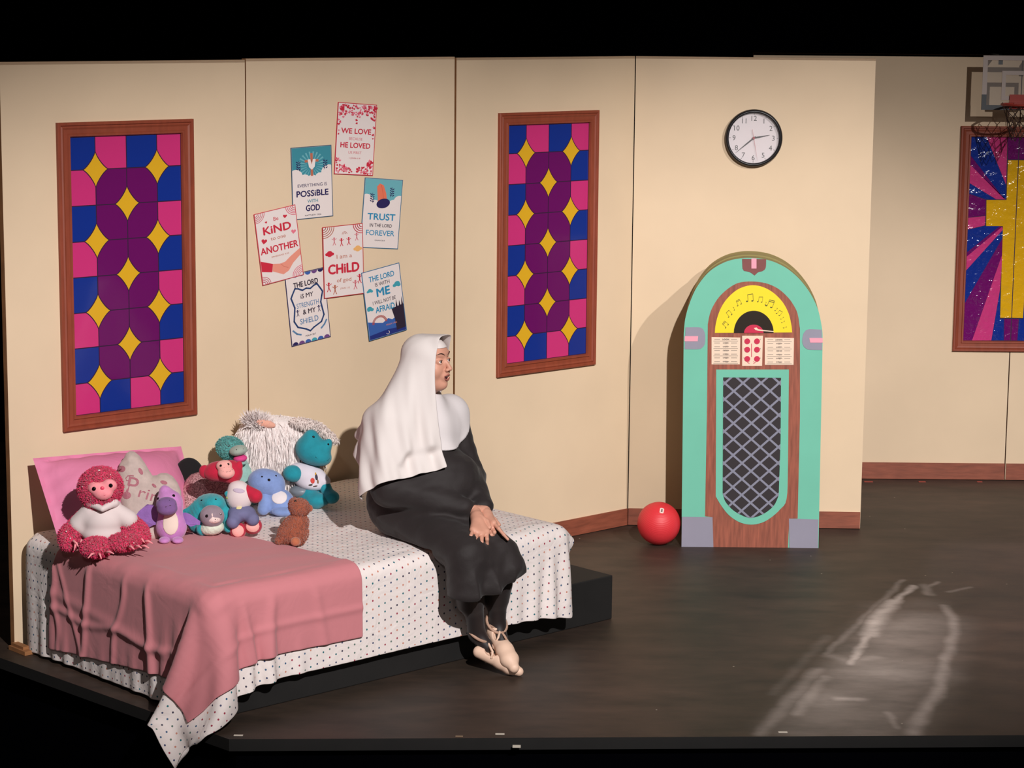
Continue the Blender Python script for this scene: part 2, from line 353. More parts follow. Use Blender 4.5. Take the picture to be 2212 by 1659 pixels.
# painted flats
def flat(name, fr, w, h, hidden=False):
    mb = MB(); g = .003
    mb.box((g, 0, -.03), (w-g, h, -.001), wood_edge, lambda a, b, c: fr(a, b, c))
    mb.poly([(g, .003), (w-g, .003), (w-g, h), (g, h)], fr, 0, flat_paint)
    mb.plate([(g, h-.012), (w-g, h-.012), (w-g, h), (g, h)], fr, 0, -.0005, flat_paint)
    o = structure(mb.build(name, fix=False)); return o
def wall_frame(u0): return lambda a, b, c: W(u0+a, c, b)
flat('wall_far_left', wall_frame(0), 1.22, 2.44); flat('wall_left', wall_frame(1.22), 1.221, 2.445); flat('wall_center', wall_frame(2.447), 1.213, 2.44)
B4 = W(3.66, 0, 0)[:2]; t4 = math.radians(-2.062); E4 = np.array([math.cos(t4), math.sin(t4)]); N4 = np.array([math.sin(t4), -math.cos(t4)])
def R4(a, b, c): q = B4+E4*a+N4*c; return np.array([q[0], q[1], b])
flat('wall_right', R4, 1.22, 2.44)
YB = 13.1186; XS = 2.8613
def RB(a, b, c): return np.array([XS+a, YB-c, b])
flat('wall_back', lambda a, b, c: RB(a-1.22-.3, b, c), 1.52, 2.44); flat('wall_back_right', lambda a, b, c: RB(a, b, c), 1.22, 2.44)
def baseboard(name, fr, x0, x1, h):
    mb = MB(); mb.box((x0, .003, .0005), (x1, h, .009), base_paint, fr); structure(mb.build(name, fix=True))
baseboard('baseboard_center', wall_frame(2.44), .005, 1.212, .09); baseboard('baseboard_right', R4, .004, 1.215, .09)
baseboard('baseboard_back', RB, -1.5, -.003, .098); baseboard('baseboard_back_right', RB, .006, 1.2, .098)
# wooden foot of the left flat
p = atz(58, 1424, 0); mb = MB(); 
fx = lambda a, b, c: W(a+.0, b, c)
mb.box((-.02, -.01, .001), (.028, .12, .018), wood_edge, fx); mb.box((-.01, -.005, .018), (.02, .09, .03), wood_edge, fx)
tag(mb.build('wooden_foot', base=W(0, .05, 0), fix=True), 'bare wooden foot block on the floor under the left edge of the painted flat', 'wood block')
# tape marks and scraps
def tape(px, py, z, w, d, name, label, cat, m=white_tape, vert=False):
    p = aty(px, py, 8.16+.0456*(atz(px, py, 0)[0]+1.032)) if vert else atz(px, py, z); mb = MB()
    if vert: mb.box((p[0]-w/2, p[1]-.004, p[2]-d/2), (p[0]+w/2, p[1]+.002, p[2]+d/2), m)
    else: mb.box((p[0]-w/2, p[1]-d/2, z+.0005), (p[0]+w/2, p[1]+d/2, z+.002), m)
    tag(mb.build(name, base=p), label, cat, 'white tape marks along the stage edge' if m is white_tape else 'red scraps at the foot of the back wall')
tape(515, 1589, 0, .034, .014, 'tape_mark', 'white tape mark on the stage edge below the hanging sheet corner, leftmost of the marks', 'tape')
tape(992, 1591, 0, .028, .010, 'tape_mark', 'dull worn tape mark on the stage edge, left of the bright one below the shoes', 'tape', mat('worn_tape', (150, 125, 100), .8))
tape(1080, 1586, 0, .034, .014, 'tape_mark', 'bright white tape mark on the stage edge below the ballet shoes', 'tape')
tape(1116, 1612, 0, .030, .009, 'tape_mark', 'white tape mark stuck on the front face of the stage lip', 'tape', vert=True)
tape(1691, 1582, 0, .034, .014, 'tape_mark', 'white tape mark on the stage edge inside the chalky drag marks', 'tape')
for px, wd, lb in ((1876, .05, 'red scrap on the floor at the corner beside the right flat'), (1992, .04, 'red scrap on the floor by the middle of the back baseboard'), (2116, .03, 'small red scrap on the floor near the back wall seam')):
    tape(px, 1041, 0, wd, .02, 'paint_scrap', lb, 'scrap', mat('red_scrap', (176, 80, 66), .8))
# ================================================================== stained glass windows
frame_m = mat('brown_frame_paint', (142, 66, 44), .5, bump=(25, .15, .001), var=.12, vscale=14, stretch=(3, 3, .6))
def foil(n, c): return mat(n, c, .22, bump=(9, .35, .006), coat=.6, spec=.5)
G = dict(b=foil('blue_foil', (18, 48, 138)), p=foil('pink_foil', (206, 52, 120)), u=foil('purple_foil', (104, 14, 94)), y=mat('yellow_foil', (224, 172, 36), .3, bump=(9, .2, .004), coat=.3))
lead = mat('dark_leading', (44, 6, 50), .6)
def ringframe(mb, w, h, prof, fr, m):
    n = len(prof); V = []
    for (d, o) in prof:
        for a, b in ((d, d), (w-d, d), (w-d, h-d), (d, h-d)): V.append(fr(a, b, o))
    mb.add(V, [(i*4+j, i*4+(j+1) % 4, i*4+4+(j+1) % 4, i*4+4+j) for i in range(n-1) for j in range(4)], m)
PROF = [(0, .0006), (0, .016), (.004, .02), (.012, .02), (.016, .014), (.022, .017), (.030, .013), (.046, .013), (.050, .018), (.058, .018), (.062, .006)]
def diamond_window(u0, z0, w, h, label):
    fr = lambda a, b, c: W(u0+a, c, z0+b)
    t = thing('stained_glass_window', W(u0+w/2, 0, z0), label, 'window', 'framed stained glass windows with yellow diamonds')
    mb = MB(); ringframe(mb, w, h, PROF, fr, frame_m); mb.build('window_frame', t, fix=True)
    mb = MB(); B = .062; iw = w-2*B; ih = h-2*B
    mb.poly([(B-.002, B-.002), (w-B+.002, B-.002), (w-B+.002, h-B+.002), (B-.002, h-B+.002)], fr, .004, lead)
    cx = [0, .222, .5, .778, 1]; cy = [0]+[.107+.131*i for i in range(7)]+[1]; cy = [0, .115, .243, .371, .499, .627, .755, .883, 1]
    X = [B+iw*c for c in cx]; Y = [B+ih*c for c in cy]
    hw, hh = .060, .073; ee = .0022
    cols = [['p', 'b', 'p', 'b'], ['b', 'u', 'u', 'p'], ['p', 'u', 'u', 'b'], ['b', 'u', 'u', 'p'], ['p', 'u', 'u', 'b'], ['b', 'u', 'u', 'p'], ['p', 'u', 'u', 'b'], ['b', 'p', 'b', 'p']]
    star = lambda i, j: 0 < i < 4 and 0 < j < 8 and ((j % 2 == 1 and i in (1, 3)) or (j % 2 == 0 and i == 2))
    def arc(cx_, cy_, sx, sy, a, b, hor_first, n=9):
        P = []
        for k in range(n+1):
            th = k/n*math.pi/2; P.append((cx_+sx*a*math.cos(th)**2.5, cy_+sy*b*math.sin(th)**2.5))
        return P if hor_first else P[::-1]
    for j in range(8):
        for i in range(4):
            x0, x1, y0, y1 = X[i]+ee, X[i+1]-ee, Y[j]+ee, Y[j+1]-ee; P = []
            for (ci, cj, xx, yy, sx, sy, hf) in ((i, j, x0, y0, 1, 1, False), (i+1, j, x1, y0, -1, 1, True), (i+1, j+1, x1, y1, -1, -1, False), (i, j+1, x0, y1, 1, -1, True)):
                if star(ci, cj): P += arc(xx, yy, sx, sy, hw, hh, hf)
                else: P.append((xx, yy))
            mb.poly(P, fr, .0048, G[cols[j][i]])
    for j in range(1, 8):
        for i in range(1, 4):
            if star(i, j):
                P = []
                for sx, sy, hf in ((1, 1, True), (-1, 1, False), (-1, -1, True), (1, -1, False)): P += arc(X[i], Y[j], sx, sy, hw-ee, hh-ee, hf)[:-1]
                mb.poly(P, fr, .0052, G['y'])
    mb.build('colored_pane', t)
diamond_window(.2569, .8968, .6758, 1.2936, 'tall framed panel of yellow diamonds on purple, pink and blue, on the leftmost flat above the pink pillow')
diamond_window(2.7172, .8799, .6758, 1.2936, 'tall framed panel of yellow diamonds on purple, pink and blue, between the nun and the clock')
def IB(px, py): q = aty(px, py, YB); return (q[0]-XS, q[2])
zt, zb = IB(2078, 272)[1], IB(2055, 758)[1]; xl = IB(2066, 515)[0]; hwid = -xl
t = thing('stained_glass_window', (XS, YB, zb), 'wide framed panel with a yellow cross and blue, pink and purple rays below the basketball hoop', 'window')
mb = MB(); ringframe(mb, 2*hwid, zt-zb, [(a*1.0, b) for a, b in PROF], lambda a, b, c: RB(a-hwid, zb+b, c), frame_m); mb.build('window_frame', t, fix=True)
mb = MB(); mb.poly([(-hwid+.06, zb+.06), (hwid-.06, zb+.06), (hwid-.06, zt-.06), (-hwid+.06, zt-.06)], RB, .004, lead)
G2 = {k: mat(v.name+'_crinkled', c, .12, bump=(12, 1., .020), coat=.9) for (k, v), c in zip(G.items(), ((20, 48, 140), (205, 60, 125), (110, 14, 100), (226, 172, 22)))}
cells = [('b', [(2094, 292), (2130.5, 293), (2173, 400), (2173, 431), (2168, 429), (2092, 335)]), ('p', [(2130.5, 293), (2176, 293), (2175, 350), (2173, 400)]), ('u', [(2176, 293), (2204, 293), (2201, 345), (2177, 345)]),
 ('u', [(2092, 335), (2168, 429), (2092, 355)]), ('p', [(2092, 355), (2173, 431), (2152, 431), (2092, 395)]), ('b', [(2092, 395), (2152, 431), (2130, 431), (2091, 418)]), ('u', [(2091, 418), (2130, 431), (2129, 466), (2089, 470)]),
 ('p', [(2089, 470), (2129, 466), (2128, 487), (2088, 496)]), ('b', [(2088, 496), (2128, 487), (2160, 488), (2086, 546)]), ('u', [(2086, 546), (2160, 488), (2165, 489), (2085, 555)]), ('p', [(2085, 555), (2165, 489), (2167, 495), (2084, 585)]),
 ('b', [(2084, 585), (2167, 495), (2167, 511), (2081, 656)]), ('u', [(2081, 656), (2167, 511), (2166, 545), (2099, 736), (2078, 736)]), ('p', [(2099, 736), (2166, 545), (2160, 625), (2141, 736)]), ('b', [(2141, 736), (2160, 625), (2160, 688), (2169, 688), (2168, 736)]),
 ('u', [(2168, 736), (2169, 688), (2185, 688), (2183, 736)]), ('y', [(2177, 345), (2201, 345), (2185, 687), (2160, 687), (2167, 488), (2129, 488), (2130, 431), (2174, 431)])]
for k, P in cells:
    Q = [IB(*q) for q in P]; c = np.mean(Q, 0); inner = -.0015
    for sgn in (1, -1):
        R_ = []
        for (a, b) in Q:
            a = min(a, -.002); d = c-np.array([a, b]); L_ = np.linalg.norm(d)
            p2 = np.array([a, b])+d/L_*.0025; p2[0] = max(p2[0], -hwid+.061); p2[1] = min(max(p2[1], zb+.061), zt-.061); R_.append((sgn*p2[0], p2[1]))
        mb.poly(R_ if sgn > 0 else R_[::-1], RB, .005 if k != 'y' else .006, G2[k])
mb.build('colored_pane', t)
# ================================================================== wall clock
cc = R4(0, 0, 0); c0 = aty(1628, 298, 11.81); ca = (c0[:2]-B4)@E4; cz = c0[2]; 
CFm = lambda a, b, c: R4(ca+a, cz+b, c)
blk = mat('black_plastic', (22, 20, 24), .35); wht = mat('clock_face_white', (228, 216, 218), .5); ink = mat('clock_ink', (44, 36, 40), .6)
t = thing('wall_clock', R4(ca, cz-.145, 0), 'round white wall clock with a black rim hanging high on the right flat', 'clock')
def disc(r, n=64): return [(r*math.cos(2*math.pi*i/n), r*math.sin(2*math.pi*i/n)) for i in range(n)]
mb = MB(); V = []; pr_ = [(.138, .001), (.146, .012), (.1455, .03), (.138, .04), (.131, .04), (.1275, .030), (.1275, .010)]; n = 72
for r, o in pr_:
    for i in range(n): V.append(CFm(r*math.cos(2*math.pi*i/n), r*math.sin(2*math.pi*i/n), o))
mb.add(V, [(k*n+i, k*n+(i+1) % n, (k+1)*n+(i+1) % n, (k+1)*n+i) for k in range(len(pr_)-1) for i in range(n)], blk); mb.build('rim', t, smooth=True, fix=True)
mb = MB(); mb.plate(disc(.129), CFm, .012, .001, wht)
for h in range(1, 13):
    a = math.radians(90-30*h); text(mb, str(h), .1*math.cos(a), .1*math.sin(a), .037, CFm, .0128, ink, bold=0, sx=.95)
    for k in range(1): mb.poly([(.121*math.cos(a)-s1*.0010*math.sin(a)+s2*.004*math.cos(a), .121*math.sin(a)+s1*.0010*math.cos(a)+s2*.004*math.sin(a)) for s1, s2 in ((-1, -1), (1, -1), (1, 1), (-1, 1))], CFm, .0128, ink)
mb.build('dial', t)
def hand(name, deg, l, back, w0, off, m):
    a = math.radians(deg); c, s = math.cos(a), math.sin(a); mb = MB()
    P = [(-back, -w0*.7), (0, -w0), (l*.35, -w0), (l, -w0*.15), (l, w0*.15), (l*.35, w0), (0, w0), (-back, w0*.7)]
    mb.plate([(x*c-y*s, x*s+y*c) for x, y in P], CFm, off, off+.0012, m); mb.build(name, t, fix=True)
hand('hour_hand', 11, .083, .01, .0038, .016, ink); hand('minute_hand', 220, .116, .012, .0034, .019, ink)
hand('second_hand', 281, .118, .045, .0008, .022, mat('second_hand_red', (190, 90, 95), .5))
mb = MB(); mb.plate(disc(.0065, 20), CFm, .016, .0245, mat('hub_red', (150, 40, 50), .5)); mb.build('hub', t, fix=True)
gl = mat('clear_glass', (255, 255, 255), .02, alpha=.06); mb = MB(); mb.plate(disc(.1285), CFm, .0285, .030, gl); mb.build('glass', t, fix=True)
# ================================================================== posters on the second flat
card = mat('poster_card', (236, 222, 218), .65)
def ink_(r, g, b): return mat('ink_%d_%d_%d' % (r, g, b), (r, g, b), .6)
RED = ink_(205, 38, 62); DR = ink_(186, 40, 66); TEAL = ink_(60, 140, 156); NAVY = ink_(38, 30, 86); PK = ink_(232, 120, 140); BLUE = ink_(42, 138, 180); DK = ink_(44, 30, 50)
WH = ink_(240, 228, 224); STEEL = ink_(90, 130, 170); CORAL = ink_(236, 130, 100); ROSE = ink_(214, 120, 130); BRN = ink_(190, 108, 84); PURP = ink_(112, 70, 130); BL2 = ink_(56, 96, 170); TEL2 = ink_(64, 160, 176); PEACH = ink_(240, 180, 110)
HEART = [(0, -.95), (-.55, -.4), (-.95, .1), (-.95, .5), (-.6, .8), (-.25, .75), (0, .4), (.25, .75), (.6, .8), (.95, .5), (.95, .1), (.55, -.4)]
def poster(corners, label, layer, border, art, frame=.006):
    C = [uvz(atv(x, y, .0)) for x, y in corners]; C = np.array([(c[0], c[2]) for c in C]); TL, TR, BR, BL = C; cen = C.mean(0)
    X = ((TR-TL)+(BR-BL))/2; Y = ((TL-BL)+(TR-BR))/2; w = np.linalg.norm(X); h = np.linalg.norm(Y)
    ang = (math.atan2(X[1], X[0])+math.atan2(-Y[0], Y[1]))/2; ca_, sa = math.cos(ang), math.sin(ang); base = .0012+layer*.0022
    def fr(a, b, c):   # a,b in poster units: width 1, origin at the centre
        a *= w; b *= h/1.77; return W(cen[0]+a*ca_-b*sa, base+c, cen[1]+a*sa+b*ca_)
    H = 1.77; mb = MB()
    mb.plate([(-.5, -H/2), (.5, -H/2), (.5, H/2), (-.5, H/2)], fr, 0, -.001, border); f = .018
    mb.poly([(-.5+f, -H/2+f), (.5-f, -H/2+f), (.5-f, H/2-f), (-.5+f, H/2-f)], fr, .0003, card)
    T = lambda s, x, y, size, m, width=None, bold=.012, rot=0: text(mb, s, x, y, size*(1.22 if bold >= .02 else 1.12), fr, .0011, m, bold=bold*size*.9, width=width, rot=rot)
    def P(pts, m, o=.0006): mb.poly(pts, fr, o, m)
    def blob(cx, cy, rx, ry, m, o=.0006, n=20, rot=0): P([(cx+rx*math.cos(2*math.pi*i/n)*math.cos(rot)-ry*math.sin(2*math.pi*i/n)*math.sin(rot), cy+rx*math.cos(2*math.pi*i/n)*math.sin(rot)+ry*math.sin(2*math.pi*i/n)*math.cos(rot)) for i in range(n)], m, o)
    def line(pts, wd, m, o=.0008):
        for (a, b) in zip(pts[:-1], pts[1:]):
            a = np.array(a, float); b = np.array(b, float); d = b-a; d /= np.linalg.norm(d)+1e-9; nn = np.array([-d[1], d[0]])*wd/2; d = d*wd*.3
            P([tuple(a-nn-d), tuple(b-nn+d), tuple(b+nn+d), tuple(a+nn-d)], m, o)
    def rainbow(cx, cy, a0, a1, rs, m, wd=.016):
        for r in rs: line([(cx+r*math.cos(math.radians(a0+(a1-a0)*k/10)), cy+r*math.sin(math.radians(a0+(a1-a0)*k/10))) for k in range(11)], wd, m)
    def heart(cx, cy, s, m, rot=0, o=.0007): P([(cx+s*(x*math.cos(rot)-y*math.sin(rot)), cy+s*(x*math.sin(rot)+y*math.cos(rot))) for x, y in HEART], m, o)
    def man(cx, cy, s, m, rot=0):
        blob(cx, cy+.75*s, .2*s, .22*s, m); line([(cx, cy+.5*s), (cx, cy-.1*s)], .22*s, m); line([(cx-.5*s, cy+.65*s), (cx, cy+.3*s), (cx+.5*s, cy+.65*s)], .12*s, m); line([(cx-.3*s, cy-.8*s), (cx, cy-.1*s), (cx+.3*s, cy-.8*s)], .14*s, m)
    art(dict(T=T, P=P, blob=blob, line=line, rainbow=rainbow, heart=heart, man=man, H=H, fr=fr, mb=mb))
    tag(mb.build('poster', base=W(cen[0], 0, cen[1]-h/2)), label, 'poster', 'lettered paper posters on the second flat')
def a_love(k):
    H = k['H']; rs = random.Random(3)
    for i in range(620):
        x = rs.uniform(-.46, .46); y = rs.uniform(-H/2+.04, H/2-.04)
        top = .42-.20*(abs(x)/.45)**2*-1; 
        edge = (y > H/2-.34+ .22*(1-abs(x)/.5)*-1*-1-.0) or (y < -H/2+.28) or abs(x) > .43
        yy = abs(y)/(H/2)
        if y > 0 and abs(x) < .43 and y < .36+.26*math.sin(min(abs(x), .42)/.42*math.pi)**.7: continue
        if y <= 0 and y > -H/2+.10+.95*abs(x)**1.3: continue
        big = rs.random() < .05
        k['heart'](x, y, .06 if big else .022+.012*rs.random(), RED if big or rs.random() < .5 else PK, rs.uniform(-.9, .9), .0004+.000003*i)
    T = k['T']; T('WE LOVE', 0, .20, .15, RED, .76, .03); T('BECAUSE', 0, .01, .085, ROSE, .34, 0); T('HE LOVED', 0, -.15, .15, RED, .76, .03); T('US FIRST', 0, -.33, .085, ROSE, .34, 0); T('1 JOHN 4:19', 0, -.47, .045, DR, .28, 0)
def sky(k, y0, m, lobes):
    H = k['H']; k['P']([(-.48, y0), (.48, y0), (.48, H/2-.02), (-.48, H/2-.02)], m, .0004)
    for x, y, r in lobes: 
        P = [(min(.48, max(-.48, x+r*math.cos(2*math.pi*i/24))), y+r*math.sin(2*math.pi*i/24)) for i in range(24)]; k['P'](P, card, .0005+.00001*abs(x))
def sprig(k, x, y, d, m=NAVY):
    k['line']([(x, y-.12), (x+d*.04, y), (x+d*.02, y+.13)], .012, m)
    for i in range(4):
        yy = y-.08+.055*i; k['blob'](x+d*.03+.035, yy, .03, .013, m, .0008, rot=.6); k['blob'](x+d*.03-.03, yy+.01, .03, .013, m, .0008, rot=2.4)
def a_poss(k):
    H = k['H']; sky(k, .08, TEAL, [(-.40, .17, .17), (-.18, .08, .13), (0, .06, .13), (.2, .1, .13), (.42, .22, .19)])
    light = ink_(110, 176, 186)
    for i in range(22):
        a = 2*math.pi*i/22; c = (0, .42); r0, r1 = .12, .34; k['P']([(c[0]+r0*math.cos(a-.03), c[1]+r0*math.sin(a-.03)), (c[0]+r1*math.cos(a-.06), c[1]+r1*math.sin(a-.06)), (c[0]+r1*math.cos(a+.06), c[1]+r1*math.sin(a+.06)), (c[0]+r0*math.cos(a+.03), c[1]+r0*math.sin(a+.03))], light, .00045)
    k['P']([(-.03, .16), (.03, .16), (.03, .72), (-.03, .72)], BRN, .0007); k['P']([(-.17, .50), (.17, .50), (.17, .56), (-.17, .56)], BRN, .0007)
    k['P']([(-.1, .57), (-.03, .57), (0, .44), (.03, .57), (.1, .57), (.07, .38), (0, .31), (-.07, .38)], WH, .0009)
    sprig(k, -.3, .42, -1); sprig(k, .3, .42, 1)
    T = k['T']; T('EVERYTHING IS', 0, -.06, .10, NAVY, .72, 0); T('POSSiBLE', 0, -.26, .17, NAVY, .78, .035); T('WITH', 0, -.45, .10, TEAL, .26, .005); T('GOD', 0, -.62, .17, NAVY, .34, .035); T('MATTHEW 19:26', 0, -.80, .045, DK, .40, .005)
def a_trust(k):
    sky(k, .24, ink_(108, 176, 186), [(-.42, .30, .18), (-.2, .2, .14), (.05, .16, .15), (.3, .22, .15), (.45, .32, .16)])
    k['P']([(-.12, .28), (-.15, .52), (-.17, .68), (-.10, .76), (0, .72), (.08, .52), (.12, .30)], ink_(232, 118, 88), .0008); k['line']([(-.06, .72), (.0, .5), (.02, .35)], .008, ink_(196, 84, 62), .0009)
    k['blob'](.02, .26, .18, .12, NAVY, .0010, rot=.3); sprig(k, -.25, .38, -1); sprig(k, .2, .55, 1)
    T = k['T']; T('TRUST', 0, -.08, .19, BLUE, .72, .03); T('IN THE LORD', 0, -.30, .11, DK, .58, .006); T('FOREVER', 0, -.49, .17, BLUE, .74, .01); T('ISAIAH 26:4', 0, -.68, .04, DK, .26, .006)
def a_kind(k):
    H = k['H']; k['rainbow'](-.48, H/2-.02, -90, 0, (.06, .10, .14, .18, .22), ROSE); k['rainbow'](.48, H/2-.02, 180, 270, (.06, .10, .14, .18, .22), PK); k['rainbow'](-.48, -H/2+.02, 0, 90, (.06, .1, .14, .18), ROSE); k['rainbow'](.48, -H/2+.02, 90, 180, (.08, .12, .16, .2, .24), PK)
    T = k['T']; T('Be', 0, .66, .12, RED, .12, 0); T('KiND', 0, .42, .22, RED, .66, .04); T('to one', 0, .20, .12, BRN, .36, 0); T('ANOTHER', 0, -.06, .19, RED, .90, .03); T('EPHESIANS 4:32', 0, -.25, .05, BRN, .42, 0)
    k['heart'](.22, .66, .05, RED, -.2); k['heart'](-.34, .17, .07, RED, -.3); k['heart'](.38, .24, .06, PK, -.2); k['heart'](-.24, .62, .03, RED)
    k['P']([(-.5+.02, -.29), (-.2, -.42), (-.24, -.62), (-.48, -.55)], RED, .0008); 
    k['P']([(-.2, -.42), (-.02, -.46), (.1, -.44), (.24, -.34), (.48, -.2), (.48, -.36), (.28, -.52), (.16, -.68), (.02, -.74), (-.12, -.66), (-.23, -.60)], ink_(236, 150, 130), .0007); k['line']([(-.02, -.46), (.06, -.56), (.15, -.6)], .01, ink_(205, 110, 92), .0009)
def a_child(k):
    H = k['H']; k['rainbow'](-.48, H/2-.02, -90, 0, (.06, .11, .16, .21, .26), BRN, .018); k['rainbow'](.48, H/2-.02, 180, 270, (.07, .12, .17, .22), RED, .018); k['rainbow'](.04, .66, 0, 180, (.03, .06), BRN, .010)
    for x, y, m in ((-.22, .5, ROSE), (-.04, .46, RED), (.14, .47, RED), (.34, .56, ROSE)): k['man'](x, y, .11, m)
    for x, y, m in ((-.34, .20, RED), (.36, .26, PEACH)):
        for o_, (dx, dy, r) in enumerate(((-.06, 0, .05), (0, .03, .065), (.06, 0, .05), (0, -.02, .06))): k['blob'](x+dx, y+dy, r, r*.8, m, .0006+.00006*o_)
    T = k['T']; T('I am a', .02, .12, .13, BRN, .38, 0); T('CHiLD', 0, -.18, .27, RED, .76, .045); T('of god', 0, -.47, .12, BRN, .36, 0); T('JOHN 1:12', .02, -.68, .05, BRN, .24, 0)
    for x, y, m in ((-.38, -.62, RED), (-.23, -.7, BRN), (.28, -.64, ROSE), (.39, -.5, RED)): k['man'](x, y, .13, m)
def a_shield(k):
    H = k['H']
    for s in (1, -1):
        for i in range(6):
            x = -.40+.16*i; P = [(min(.48, max(-.48, x+.075*math.cos(math.pi*j/10))), s*(H/2-.02-.075*math.sin(math.pi*j/10))) for j in range(11)]; k['P'](P, (NAVY, PURP, BL2, TEL2, BL2, PURP)[(i+(s > 0)) % 6], .0006)
    T = k['T']; T('THE LORD', 0, .60, .15, DK, .62, .03)
    S = [(0, .47), (.10, .44), (.2, .50), (.28, .52), (.36, .38), (.40, .30), (.37, .2), (.33, .05), (.36, -.15), (.38, -.28), (.30, -.44), (.1, -.53), (0, -.60), (-.1, -.53), (-.30, -.44), (-.38, -.28), (-.36, -.15), (-.33, .05), (-.37, .2), (-.40, .30), (-.36, .38), (-.28, .52), (-.2, .50), (-.10, .44), (0, .47)]
    k['line'](S, .038, ink_(34, 62, 112)); T('iS MY', 0, .30, .14, DK, .32, .015); T('STRENGTH', 0, .08, .16, STEEL, .56, .0); T('& MY', .02, -.10, .14, DK, .32, .02); T('SHiELD', 0, -.32, .17, STEEL, .46, .01); T('PSALM 28:7', 0, -.70, .05, DK, .26, .005)
    k['man'](-.27, -.1, .09, NAVY); k['man'](.27, -.1, .09, NAVY)
    k['line']([(-.43, -.50), (-.34, -.6), (-.24, -.64)], .04, STEEL); k['line']([(.43, -.42), (.37, -.52), (.28, -.6)], .04, STEEL)
def a_me(k):
    H = k['H']; 
    k['P']([(-.48, -H/2+.02), (.48, -H/2+.02), (.48, -.50), (.3, -.44), (.15, -.50), (.05, -.44), (-.1, -.52), (-.25, -.48), (-.48, -.40)], BL2, .0004); k['P']([(-.48, -H/2+.02), (.48, -H/2+.02), (.48, -.76), (0, -.72), (-.48, -.76)], ink_(30, 44, 120), .0005)
    k['rainbow'](-.18, -.50, 0, 180, (.15, .17, .19), ink_(176, 70, 60), .014)
    k['P']([(.16, -.22), (.48, -.18), (.48, -H/2+.1), (.24, -H/2+.08), (.22, -.5)], DK, .0010)
    for x, h in ((.3, .2), (.38, .16), (.45, .24)): k['P']([(x-.025, -.21), (x+.025, -.21), (x, -.21+h)], DK, .0011)
    T = k['T']; T('THE LORD', 0, .66, .16, BLUE, .66, .02); T('IS WITH', 0, .49, .12, DK, .38, .0); T('ME', 0, .28, .24, BLUE, .34, .04); T('I WILL NOT BE', .0, .04, .12, DK, .60, .0); T('AFRAiD', 0, -.15, .18, BLUE, .50, .02); T('PSALM 118:6', .12, -.60, .05, ink_(226, 140, 110), .28, .01)
    for x, y, s in ((.38, .34, 1.), (-.34, .36, .7), (-.4, -.1, .9)):
        for dx, dy, r in ((-.07, 0, .05), (0, .03, .075), (.07, -.01, .05)): k['blob'](max(-.42, min(.42, x+dx*s)), y+dy*s, r*s, r*s*.85, TEL2, .0006+.0001*dx)
    k['rainbow'](.0, -.80, 200, 420, (.04,), WH, .012)
poster([(727.9, 219.8), (812.4, 226.6), (804.3, 380.7), (720.7, 374.9)], 'red and white poster reading WE LOVE because HE LOVED us first, highest of the posters', 2, RED, a_love)
poster([(626.5, 319), (714, 313), (719.6, 467.3), (631.7, 475.2)], 'teal poster with a draped cross reading everything is POSSIBLE with GOD', 1, ink_(52, 84, 110), a_poss)
poster([(785.4, 382.4), (869.9, 389.5), (858.1, 539.2), (778.5, 533.9)], 'teal poster with praying hands reading TRUST in the Lord FOREVER', 1, ink_(52, 108, 140), a_trust)
poster([(546.1, 462), (634.8, 442.2), (654.5, 592.8), (565, 617.4)], 'tilted pink poster with shaking hands reading be KIND to one ANOTHER', 3, ink_(205, 70, 80), a_kind)
poster([(692, 490.3), (780.8, 482), (783.7, 634), (698.7, 644.4)], 'red poster with little figures reading I am a CHILD of god', 4, ink_(190, 44, 48), a_child)
poster([(615.2, 596.6), (697.6, 576.5), (715, 727.7), (627.9, 749.5)], 'poster with a blue shield outline reading THE LORD is my strength and my shield', 1, ink_(40, 38, 84), a_shield)
poster([(777.7, 589.4), (858.1, 566.2), (876.1, 711.9), (793.5, 736.8)], 'blue landscape poster reading THE LORD is with ME I will not be AFRAID', 5, ink_(60, 110, 150), a_me)
# ================================================================== jukebox
JY = 11.353; J0 = aty(1475, 1181, JY)
def JP(px, py): q = aty(px, py, JY); return (q[0]-J0[0], q[2])
def JF(a, b, c): return np.array([J0[0]+a, JY-c, b])
seafoam = mat('seafoam_paint', (112, 192, 166), .6, bump=(18, .12, .001), var=.03, vscale=5)
jwood = mat('painted_wood_grain', (150, 82, 62), .6, bump=(30, .2, .001), var=.28, vscale=16, stretch=(5, 5, .5))
jgrey = mat('grey_lilac_paint', (146, 142, 158), .6, var=.03); jpink = mat('pale_pink_paint', (240, 160, 178), .6); jdark = mat('grille_black', (44, 36, 40), .7)
jyel = mat('bright_yellow_paint', (250, 220, 24), .5, var=.03); jblk = mat('record_black', (38, 26, 14), .35); jred = mat('crimson_paint', (204, 36, 74), .45); jcream = mat('song_card_cream', (240, 214, 190), .6)
jlat = mat('grille_grey', (134, 134, 152), .6); jedge = mat('olive_layered_edge', (150, 138, 84), .7, var=.2, vscale=3, stretch=(1, 40, 1)); jink = mat('pencil_ink', (96, 84, 80), .7); gink = mat('olive_ink', (84, 88, 24), .6)
outl = [JP(1472, 1181), JP(1768, 1184)]
right = [(1777, 740), (1776, 712), (1768, 672), (1754, 640), (1738, 616), (1720, 596), (1697, 578), (1670, 565), (1645, 559), (1620, 557)]
left = [(1600, 558), (1575, 563), (1552, 573), (1532, 587), (1515, 606), (1500, 630), (1488, 660), (1480, 690), (1477, 720)]
out = [JP(*q) for q in smoothpts([(1472, 1181), (1768, 1184)]+right+left)]
base = JF(.34, 0, 0); base[2] = 0
t = thing('jukebox', base, 'tall arched sea green jukebox prop with a black lattice grille, against the right flat', 'jukebox')
mb = MB(); n = len(out); layers = [(0, 0), (-.075, 0), (-.08, .006), (-.15, .006), (-.155, 0), (-.225, 0), (-.23, .006), (-.30, .004), (-.33, .0)]
